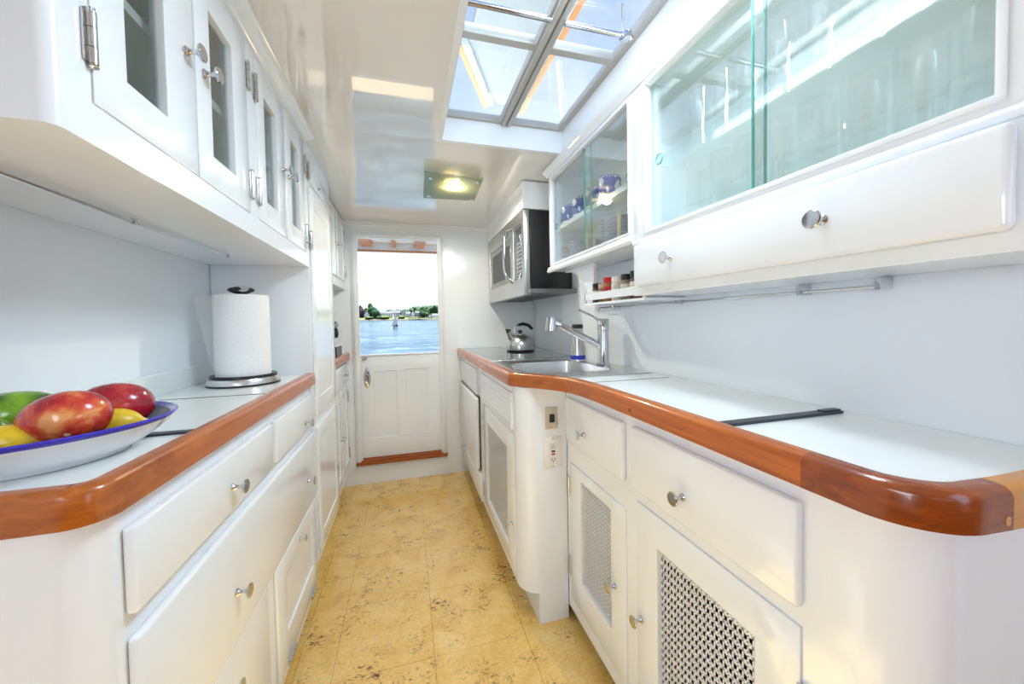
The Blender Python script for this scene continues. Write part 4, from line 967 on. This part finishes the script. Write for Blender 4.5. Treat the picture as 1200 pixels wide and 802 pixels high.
bm = BM(); sweep(bm, [(XC, 0.225), (XC, 1.002)], [(-o, z) for o, z in ((0, 1.342), (-0.004, 1.343), (-0.006, 1.350), (-0.003, 1.357), (0, 1.359))]); obj('bottom_moulding', bm, 'white', t, smooth=40)
# drinking glasses
def tumbler(first, x, y, z, h, r, label):
    if first: 
        o = first.copy(); COL.objects.link(o); o.location = (x, y, z); o['label'] = label; return o
    bm = BM(); lathe(bm, [(0, 0), (r * 0.86, 0), (r * 0.88, 0.002), (r, h), (r * 0.95, h), (r * 0.84, 0.012), (0, 0.010)], (x, y, z), n=24)
    return tag(obj('tumbler', bm, 'tumbler', smooth=40, at=(x, y, z)), label, 'glass', 'drinking glasses in the near wall cabinet')
fa = fb = fc = None; idx = 0
ordn = ['first', 'second', 'third', 'fourth', 'fifth', 'sixth', 'seventh', 'eighth', 'ninth', 'tenth']
for i in range(8):
    y = 0.300 + i * 0.072
    fa = fa or None
    g = tumbler(fa, 0.745, y, 1.3725, 0.145, 0.031, 'tall clear tumbler, front row on cabinet floor, %s from near end' % ordn[i]); fa = fa or g
for i in range(7):
    y = 0.335 + i * 0.074
    g = tumbler(fb, 0.818, y, 1.3725, 0.100, 0.035, 'short clear tumbler, back row on cabinet floor, %s from near end' % ordn[i]); fb = fb or g
for i in range(8):
    y = 0.300 + i * 0.075
    g = tumbler(fc, 0.775, y, 1.5985, 0.120, 0.033, 'clear tumbler on the upper glass-cabinet shelf, %s from near end' % ordn[i]); fc = fc or g

# spice rack -----------------------------------------------------------------------
t = thing('spice_rack', 'small white shelf with a lipped front hung under the mug cabinet', 'rack', (0.78, 1.2, 1.19))
XS = 0.715
bm = BM()
pts = [(1.690, 1.3555), (1.650, 1.352)] + [(1.650 - 0.25 * math.sin(a) , 1.252 + 0.10 * math.cos(a)) for a in [PI / 2 * i / 8 for i in range(9)]] + [(1.385, 1.185), (1.372, 1.185), (1.372, 1.3555)]
# end bracket with the concave sweep, in the y-z plane facing the aisle
prism_x(bm, [(1.66, 1.3555), (1.66, 1.348), (1.60, 1.343), (1.545, 1.330), (1.50, 1.308), (1.462, 1.275), (1.435, 1.235), (1.412, 1.19), (1.395, 1.182), (1.380, 1.182), (1.380, 1.3555)], XS + 0.03, XS + 0.042)
obj('end_bracket', bm, 'white', t, smooth=40)
obj('shelf_board', B(box, XS, XW, 1.003, 1.405, 1.178, 1.186), 'white', t)
obj('front_lip', B(box, XS, XS + 0.008, 1.003, 1.405, 1.197, 1.226, 0.002), 'white', t)
obj('back_panel', B(box, XW - 0.006, XW, 1.003, 1.40, 1.186, 1.355), 'white', t)
for y in (1.402, 1.006): obj('lip_post', B(box, XS, XS + 0.008, y - 0.003, y + 0.003, 1.186, 1.226), 'white', t)
jars = [('pepper', 'black', 'small spice jar with a dark lid, farthest along the rack', 1.352, 0.019, 0.068),
        ('oregano', 'beige', 'short tan-lidded spice jar behind the red-lidded one', 1.310, 0.016, 0.062),
        ('cinnamon', 'red', 'spice jar with a red lid and red label', 1.262, 0.021, 0.082),
        ('salt', 'plastic', 'spice jar with a cream lid beside the red one', 1.205, 0.020, 0.078),
        ('sage', 'black', 'spice jar with black lid next to the cream-lidded jar', 1.145, 0.019, 0.080),
        ('pepper', 'black', 'nearest spice jar with black lid beside the drawer', 1.088, 0.020, 0.084)]
for cont, lid, lab, y, r, h in jars:
    h += 0.010
    j = thing('spice_jar', lab, 'jar', (0.745, y, 1.1865), 'spice jars on the little rack')
    c = (0.745, y, 1.1865)
    bm = BM(); lathe(bm, [(0, 0), (r * 0.95, 0), (r, 0.003), (r, h * 0.72), (r * 0.8, h * 0.78), (0, h * 0.78)], c, n=18); obj('contents', bm, cont, j, smooth=40)
    bm = BM(); lathe(bm, [(r + 0.0004, h * 0.22), (r + 0.0004, h * 0.62)], c, n=18); obj('label_band', bm, 'red' if lid == 'red' else 'label', j, smooth=40)
    bm = BM(); lathe(bm, [(0, h * 0.78), (r * 0.98, h * 0.78), (r * 0.98, h - 0.002), (r * 0.94, h), (0, h)], c, n=18); obj('lid', bm, lid, j, smooth=40)
# right hanging rail
t = thing('hanging_rail', 'long thin steel rail under the right wall cabinets along the wall', 'rail', (0.86, 0.9, 1.175))
bm = BM(); tube(bm, [(0.845, 0.475, 1.172), (0.845, 1.50, 1.172)], 0.0034, 8); tube(bm, [(0.845, 1.50, 1.172), (0.845, 1.515, 1.169), (0.845, 1.525, 1.160)], 0.0034, 8); obj('rod', bm, 'nickel', t, smooth=40)
for y in (0.475, 0.62, 1.02, 1.39): obj('bracket', B(box, 0.838, 0.8745, y - 0.004, y + 0.004, 1.166, 1.1895 if y < 1.0 else 1.1775), 'nickel', t)

# ================================================================== MICROWAVE
XM = 0.598
obj('wall_soffit', B(box, XM - 0.004, 0.90, 1.845, YB - 0.001, 1.706, 1.845), 'white', kind='structure')
t = thing('microwave', 'steel and black over-range microwave hung below the ceiling box', 'microwave', (0.72, 2.27, 1.27))
MY0, MY1, MZ0, MZ1 = 1.855, 2.715, 1.285, 1.703
obj('body', B(box, XM + 0.035, 0.868, MY0 + 0.002, MY1, MZ0, MZ1), 'black', t)
bm = BM(); holes(bm, 'x', XM, XM + 0.032, MY0, MY1, MZ0 - 0.03, MZ1, [(2.10, 2.668, 1.350, 1.612), (1.900, 2.062, 1.350, 1.650)], 0.003); obj('front_frame', bm, 'steelv', t, smooth=30)
dw = obj('door_glass', B(box, XM + 0.004, XM + 0.03, 2.098, 2.67, 1.348, 1.614), 'darkglass', t)
obj('window_screen', B(box, XM + 0.0025, XM + 0.0041, 2.15, 2.60, 1.385, 1.575), 'mesh_dark', dw)
cp = obj('control_panel', B(box, XM + 0.004, XM + 0.03, 1.898, 2.064, 1.348, 1.652), 'darkglass', t)
for i in range(8):
    for j in range(3): obj('button', B(box, XM + 0.0022, XM + 0.0042, 1.912 + j * 0.030, 1.932 + j * 0.030, 1.385 + i * 0.022, 1.399 + i * 0.022), 'steel', cp)
obj('display', B(box, XM + 0.002, XM + 0.0042, 1.915, 2.0, 1.59, 1.63), 'black', cp)
bm = BM(); tube(bm, [(XM + 0.004, 2.082, 1.655), (XM - 0.030, 2.082, 1.640), (XM - 0.044, 2.082, 1.59), (XM - 0.048, 2.082, 1.50), (XM - 0.044, 2.082, 1.41), (XM - 0.030, 2.082, 1.36), (XM + 0.004, 2.082, 1.345)], 0.0115, 12); obj('handle', bm, 'chrome', t, smooth=50)
bm = BM(); lathe(bm, [(0, 0), (0.012, 0), (0.012, -0.002), (0, -0.002)], (XM, 2.30, 1.662), 'x', 16); obj('badge', bm, 'nickel', t)
bm = BM(); holes(bm, 'z', 1.262, 1.284, XM + 0.012, 0.872, 1.80, MY1, [(0.70, 0.84, 1.90, 2.25), (0.70, 0.84, 2.30, 2.65), (0.645, 0.672, 2.0, 2.2)], 0.003); obj('bottom_plate', bm, 'plate_grey', t)
for y0, y1 in ((1.90, 2.25), (2.30, 2.65)):
    f = obj('grease_filter', B(box, 0.70, 0.84, y0, y1, 1.268, 1.272), 'mesh_dark', t)

# ================================================================== CEILING LIGHT
t = thing('ceiling_light', 'square greenish glass ceiling lamp on four chrome studs, lit yellow', 'lamp', (0.245, 1.97, 1.845))
LZ = zc(1.97) - 0.022
bm = BM(); v4 = [(0.095, 1.785), (0.378, 1.800), (0.392, 2.135), (0.104, 2.150)]
bm = BM(); prism(bm, v4, LZ - 0.006, LZ); obj('glass_plate', bm, 'frosted', t)
for (x, y) in ((0.124, 1.845), (0.358, 1.852), (0.132, 2.105), (0.372, 2.112)):
    bm = BM(); lathe(bm, [(0, -0.012), (0.010, -0.011), (0.011, -0.008), (0.011, -0.0065), (0.005, -0.0062), (0.005, 0.021)], (x, y, LZ), n=16); obj('stud', bm, 'chrome', t, smooth=40)
bm = BM(); lathe(bm, [(0, 0.0075), (0.022, 0.008), (0.026, 0.013), (0.026, 0.019), (0, 0.019)], (0.232, 1.955, LZ), n=20); obj('bulb', bm, 'bulb', t, smooth=40)
pl = bpy.data.lights.new('galley_lamp', 'SPOT'); pl.spot_size = math.radians(172); pl.spot_blend = 0.4; pl.energy = 6.5; pl.color = (1.0, 0.92, 0.76); pl.shadow_soft_size = 0.018
po = bpy.data.objects.new('galley_lamp', pl); COL.objects.link(po); po.location = (0.232, 1.955, LZ - 0.012)

pl = bpy.data.lights.new('galley_bulb', 'POINT'); pl.energy = 0.22; pl.color = (1.0, 0.82, 0.5); pl.shadow_soft_size = 0.012
po = bpy.data.objects.new('galley_bulb', pl); COL.objects.link(po); po.location = (0.268, 1.955, LZ + 0.012)

# ================================================================== OUTSIDE
# sea (the boat floats slightly down by the stern, so the water plane rises a little ahead)
SL = 0.01422
def zs(y): return -1.30 + SL * y
bm = BM(); vv = [bm.verts.new(p) for p in ((-900, 3.0, zs(3.0)), (900, 3.0, zs(3.0)), (900, 330, zs(330)), (-900, 330, zs(330)))]; bm.faces.new(vv)
vv = [bm.verts.new(p) for p in ((-900, -900, -1.30), (900, -900, -1.30), (900, 3.0, zs(3.0)), (-900, 3.0, zs(3.0)))]; bm.faces.new(vv)
obj('sea', bm, 'sea', kind='structure')
# aft deck and roof overhang
obj('floor_deck', B(box, -1.6, 1.6, YB + 0.06, 4.5, -0.03, 0.0), 'teakdeck', kind='structure')
t = thing('deck_overhang', 'white cabin roof overhang with orange varnished beams beyond the door', 'roof', (0, 3.5, 1.95))
obj('roof_board', B(box, -1.6, 1.6, YB + 0.06, 4.2, 1.975, 2.01), 'deckwhite', t)
for x0, x1 in ((-0.80, -0.70), (-0.436, -0.336), (-0.136, -0.096), (0.100, 0.198), (0.45, 0.55)):
    obj('roof_beam', B(box, x0, x1, YB + 0.10, 4.16, 1.928, 1.975), 'trimwood', t)
obj('fascia', B(box, -1.6, 1.6, 4.16, 4.20, 1.893, 1.974), 'deckwhite', t)
obj('fascia_trim', B(box, -1.6, 1.6, 4.155, 4.205, 1.880, 1.894), 'trimwood', t)
# canopy above the skylight
t = thing('deck_canopy', 'grey canopy with white fascias and orange trim seen through the skylight', 'canopy', (0.55, 1.2, 2.6))
bm = BM(); prism(bm, [(0.36, 1.42), (0.80, 1.42), (0.80, 2.55), (0.62, 2.5), (0.36, 2.10)], 2.62, 2.66); obj('panel', bm, 'canopy', t)
bm = BM(); box(bm, 0.80, 0.825, 1.42, 2.55, 2.60, 2.72); obj('fascia', bm, 'deckwhite', t)
bm = BM(); box(bm, 0.80, 0.828, 1.42, 2.55, 2.588, 2.600); obj('trim', bm, 'trimwood', t)
bm = BM(); prism(bm, [(0.30, 1.99), (0.365, 2.02), (0.60, 2.50), (0.56, 2.52)], 2.595, 2.72); obj('fascia', bm, 'deckwhite', t)
bm = BM(); prism(bm, [(0.285, 1.995), (0.31, 1.99), (0.565, 2.515), (0.545, 2.53)], 2.585, 2.60); obj('trim', bm, 'trimwood', t)
bm = BM(); tube(bm, [(1.02, 2.2, 2.0), (0.96, 2.2, 2.75)], 0.018, 10); obj('stanchion', bm, 'deckwhite', t)

# far shore
bm = BM()
prof = [(-320, 0.4), (-60, 0.5), (-30, 0.9), (0, 0.6), (60, 0.5), (320, 0.4)]
SHY = 322
def strip_mesh(rows):
    bm = BM(); prev = None
    for row in rows:
        cur_ = [bm.verts.new(p) for p in row]
        if prev:
            for i in range(len(row) - 1): bm.faces.new((prev[i], prev[i + 1], cur_[i + 1], cur_[i]))
        prev = cur_
    return bm
xsn = [-330 + i * 4 for i in range(166)]
rnd = random.Random(3)
rw = [[(x, y + rnd.uniform(-1, 1), z + rnd.uniform(-j, j)) for x in xsn] for y, z, j in ((318, 2.6, 0.0), (320, 3.9, 0.35), (322, 4.5, 0.4))]
obj('shore_rocks', strip_mesh(rw), 'rock', kind='structure')
rw = [[(x, y, z + rnd.uniform(-j, j)) for x in xsn] for y, z, j in ((321.5, 4.2, 0.1), (326, 5.6, 0.3), (335, 6.6, 0.3), (380, 8.5, 0.3))]
obj('shore_bank', strip_mesh(rw), 'shore', kind='structure')
def ridge_h(x): return 12.6 + 1.6 * math.sin(x * 0.045 + 0.8) + (2.6 if x > 2 else 0) * min(1, max(0, (x - 2) / 8)) + 0.5 * math.sin(x * 0.31)
rw = [[(x + rnd.uniform(-.8, .8), 352 + k * 3 + rnd.uniform(-1, 1), 6.5 + (ridge_h(x) - 6.5) * f + rnd.uniform(-0.7, 0.7)) for x in [-200 + i * 1.6 for i in range(250)]] for k, f in enumerate((0, 0.35, 0.7, 0.95, 1.05, 0.6))]
obj('hill_woods', strip_mesh(rw), 'ridge', kind='structure')
# trees on the far shore
def crown_mesh(seed):
    r2 = random.Random(seed); bm = BM()
    for i in range(7):
        a = r2.uniform(0, 2 * PI); rr2 = r2.uniform(0, 0.55); c = Vector((rr2 * math.cos(a), rr2 * math.sin(a), r2.uniform(0.35, 1.0))); s = r2.uniform(0.38, 0.62)
        g = bmesh.ops.create_icosphere(bm, subdivisions=2, radius=s)
        for v in g['verts']: v.co = v.co * r2.uniform(0.85, 1.15) + c
    me = bpy.data.meshes.new('crown'); bm.to_mesh(me); bm.free(); return me
crowns = [crown_mesh(s) for s in range(4)]
bm = BM(); tube(bm, [(0, 0, -0.4), (0, 0, 0.5)], [0.10, 0.06], 6); trunk = bpy.data.meshes.new('trunk'); bm.to_mesh(trunk); bm.free(); trunk.materials.append(M['bark'])
def tree(x, y, z, w, h, material, label, group=None, k=0):
    r = thing('tree', label, 'tree', (x, y, z), group); r.scale = (w, w, h)
    me = crowns[k % 4].copy(); me.materials.append(M[material])
    o = bpy.data.objects.new('crown', me); COL.objects.link(o); o.parent = r
    o = bpy.data.objects.new('trunk', trunk); COL.objects.link(o); o.parent = r
tree(-36.2, 330, 6.6, 3.4, 6.4, 'leaf_purple', 'purple-leaved tree at the left edge of the far shore')
tree(-28.4, 332, 6.8, 3.4, 7.6, 'leaf_mid', 'tallest light green tree on the far shore, left of the long house')
tree(-25.0, 328, 6.2, 4.4, 5.6, 'leaf_dark', 'broad dark green tree beside the long white house')
tree(-32.4, 336, 7.0, 2.6, 5.0, 'leaf_mid', 'small green tree behind the little white gable house')
tree(13.4, 330, 6.3, 3.4, 3.9, 'leaf_dark', 'dark green tree near the right end of the far shore')
tree(16.6, 332, 6.5, 2.8, 2.9, 'leaf_mid', 'mid green bush-like tree beside the right dark tree')
tree(-4.0, 325.5, 5.3, 3.4, 1.5, 'leaf_light', 'yellow-green shrub above the rocks near the sailboat mast')
tree(-29.0, 325.5, 5.3, 4.2, 1.3, 'leaf_light', 'yellow-green shrub on the bank under the small white house')
tree(-17.0, 325.5, 5.3, 4.6, 1.4, 'leaf_light', 'yellow-green shrub on the bank below the long house')
tree(-22.5, 325.0, 5.0, 2.6, 1.6, 'leaf_dark', 'dark shrub on the bank left of the long house')
rt = random.Random(11)
for i in range(20):
    x = -60 + i * 5.6 + rt.uniform(-1, 1)
    tree(x, 346 + rt.uniform(-3, 3), 7.2, rt.uniform(2.6, 3.6), (ridge_h(x) - 7.2) / 1.45 * rt.uniform(0.8, 1.0), 'leaf_mid' if i % 3 else 'leaf_dark', 'green tree in the wooded ridge behind the shore houses', 'ridge trees behind the houses', i)
# houses
def house(x0, x1, y, z0, zw, zr, wallm, label, depth=7, gable='x', nwin=3):
    t = thing('house', label, 'house', ((x0 + x1) / 2, y, z0))
    obj('walls', B(box, x0, x1, y, y + depth, z0, zw), wallm, t)
    bm = BM()
    if gable == 'x':
        prism_x(bm, [(y - 0.4, zw), (y + depth / 2, zr), (y + depth + 0.4, zw)], x0 - 0.3, x1 + 0.3)
    else:
        prism_y(bm, [(x0 - 0.3, zw), ((x0 + x1) / 2, zr), (x1 + 0.3, zw)], y + 0.05, y + depth)
    obj('roof', bm, 'shingle', t)
    if gable == 'y':
        bm = BM(); prism_y(bm, [(x0, zw), ((x0 + x1) / 2, zr - 0.3), (x1, zw)], y - 0.05, y + 0.06); obj('gable', bm, wallm, t)
    for i in range(nwin):
        wx = x0 + (i + 0.5) * (x1 - x0) / nwin
        for wz in ((z0 + (zw - z0) * 0.3,) if zw - z0 < 3.2 else (z0 + (zw - z0) * 0.25, z0 + (zw - z0) * 0.68)):
            obj('window', B(box, wx - 0.45, wx + 0.45, y - 0.06, y + 0.05, wz - 0.5, wz + 0.5), 'winglass', t)
house(-34.4, -30.2, 329, 6.2, 8.7, 11.4, 'clap', 'little white gabled house among trees at the left of the far shore', 6, 'y', 2)
house(-21.4, -11.6, 329, 6.2, 9.6, 11.2, 'clap', 'long white two-storey house on the far shore', 8, 'x', 6)
house(-11.0, -6.0, 338, 6.6, 10.0, 12.2, 'clapgrey', 'grey shingled house right of the long white one', 7, 'x', 3)
house(-4.8, -1.4, 332, 6.8, 11.2, 12.8, 'clapgrey', 'narrow tall grey house in the middle of the far shore', 5, 'y', 2)
house(-0.6, 2.6, 329, 6.0, 9.0, 10.8, 'clapgrey', 'low grey house just right of the narrow tall one', 6, 'x', 2)
house(3.4, 6.4, 331, 6.2, 9.0, 11.6, 'clap', 'white gabled house right of centre on the far shore', 6, 'y', 2)
house(7.0, 11.0, 332, 6.8, 9.8, 11.2, 'clapgrey', 'pale grey house left of the right dark tree', 6, 'x', 3)
house(17.6, 20.2, 326, 5.0, 6.8, 8.2, 'clap', 'small white boathouse behind the grey pier', 5, 'y', 1)
house(20.9, 27.0, 325, 4.2, 7.2, 8.8, 'clap', 'white waterside house at the right end of the far shore', 6, 'x', 3)
t = thing('pier', 'long grey timber pier along the right part of the far shore', 'pier', (10, 319, 3.2))
obj('pier_deck', B(box, 1.0, 19.5, 317, 320, 5.0, 5.4), 'shingle', t)
for i in range(11): obj('pile', B(box, 1.2 + i * 1.8, 1.6 + i * 1.8, 317.1, 317.5, 3.0, 5.0), 'bark', t)
# sailing dinghy
t = thing('sailboat', 'small sailing dinghy with white sails and crew on the blue water', 'boat', (-2.6, 85, zs(85)))
bx_, by_, bz_ = -2.62, 85.0, zs(85)
bm = BM()
sec = [(-0.75, 0.12, 0.30), (-0.3, 0.42, 0.22), (0.3, 0.50, 0.2), (0.8, 0.42, 0.22)]
rows = []
for dx, w, hz in [(-0.80, 0.02, 0.34), (-0.45, 0.30, 0.26), (0.1, 0.42, 0.22), (0.62, 0.36, 0.24)]:
    rows.append([(bx_ + dx, by_ + s * w, bz_ + z) for s, z in ((-1, hz), (-0.7, 0.0), (0, -0.08), (0.7, 0.0), (1, hz))])
hb = strip_mesh(rows); bmesh.ops.solidify(hb, geom=hb.faces[:], thickness=0.03); obj('hull', hb, 'clap', t, smooth=60)
bm = BM(); tube(bm, [(bx_ + 0.02, by_, bz_), (bx_ + 0.18, by_, bz_ + 3.9)], 0.04, 8); tube(bm, [(bx_ + 0.02, by_, bz_ + 0.55), (bx_ - 0.10 + 0.75, by_, bz_ + 0.55)], 0.03, 8); obj('mast', bm, 'nickel', t)
bm = BM(); vv = [(bx_ + 0.06, bz_ + 0.55), (bx_ + 0.62, bz_ + 0.58), (bx_ + 0.50, bz_ + 1.8), (bx_ + 0.32, bz_ + 3.1), (bx_ + 0.19, bz_ + 3.85)]; prism_y(bm, vv, by_ - 0.02, by_ + 0.02); obj('mainsail', bm, 'sail', t)
bm = BM(); prism_y(bm, [(bx_ - 0.02, bz_ + 0.5), (bx_ + 0.12, bz_ + 2.7), (bx_ - 0.35, bz_ + 1.5), (bx_ - 0.78, bz_ + 0.45)], by_ - 0.10, by_ - 0.06); obj('jib', bm, 'sail', t)
# crew: two small seated figures, skinned skeletons
def crew(x, y, z, label):
    me = bpy.data.meshes.new('person')
    V_ = [(0, 0, 0.30), (0, 0, 0.62), (0, 0, 0.78), (0, 0, 0.86), (0, 0, 1.02), (-0.16, 0, 0.74), (-0.22, -0.12, 0.52), (-0.10, -0.30, 0.48), (0.16, 0, 0.74), (0.22, -0.12, 0.52), (0.10, -0.30, 0.48), (-0.10, -0.02, 0.28), (-0.12, -0.36, 0.30), (-0.12, -0.40, 0.02), (0.10, -0.02, 0.28), (0.12, -0.36, 0.30), (0.12, -0.40, 0.02)]
    E_ = [(0, 1), (1, 2), (2, 3), (3, 4), (2, 5), (5, 6), (6, 7), (2, 8), (8, 9), (9, 10), (0, 11), (11, 12), (12, 13), (0, 14), (14, 15), (15, 16)]
    R_ = [.15, .15, .12, .06, .10, .07, .05, .035, .07, .05, .035, .09, .07, .045, .09, .07, .045]
    me.from_pydata(V_, E_, []); o = bpy.data.objects.new('person', me); COL.objects.link(o)
    sk = o.modifiers.new('skin', 'SKIN')
    for v, r in zip(me.skin_vertices[0].data, R_): v.radius = (r, r)
    me.skin_vertices[0].data[0].use_root = True
    o.modifiers.new('sub', 'SUBSURF').levels = 1
    me.materials.append(M['person']); o.location = (x, y, z)
    tag(o, label, 'person')
crew(bx_ + 0.42, by_ - 0.05, bz_ + 0.02, 'person in dark clothes sitting aft in the dinghy')
crew(bx_ - 0.08, by_ + 0.02, bz_ + 0.02, 'person in dark clothes sitting beside the dinghy mast')
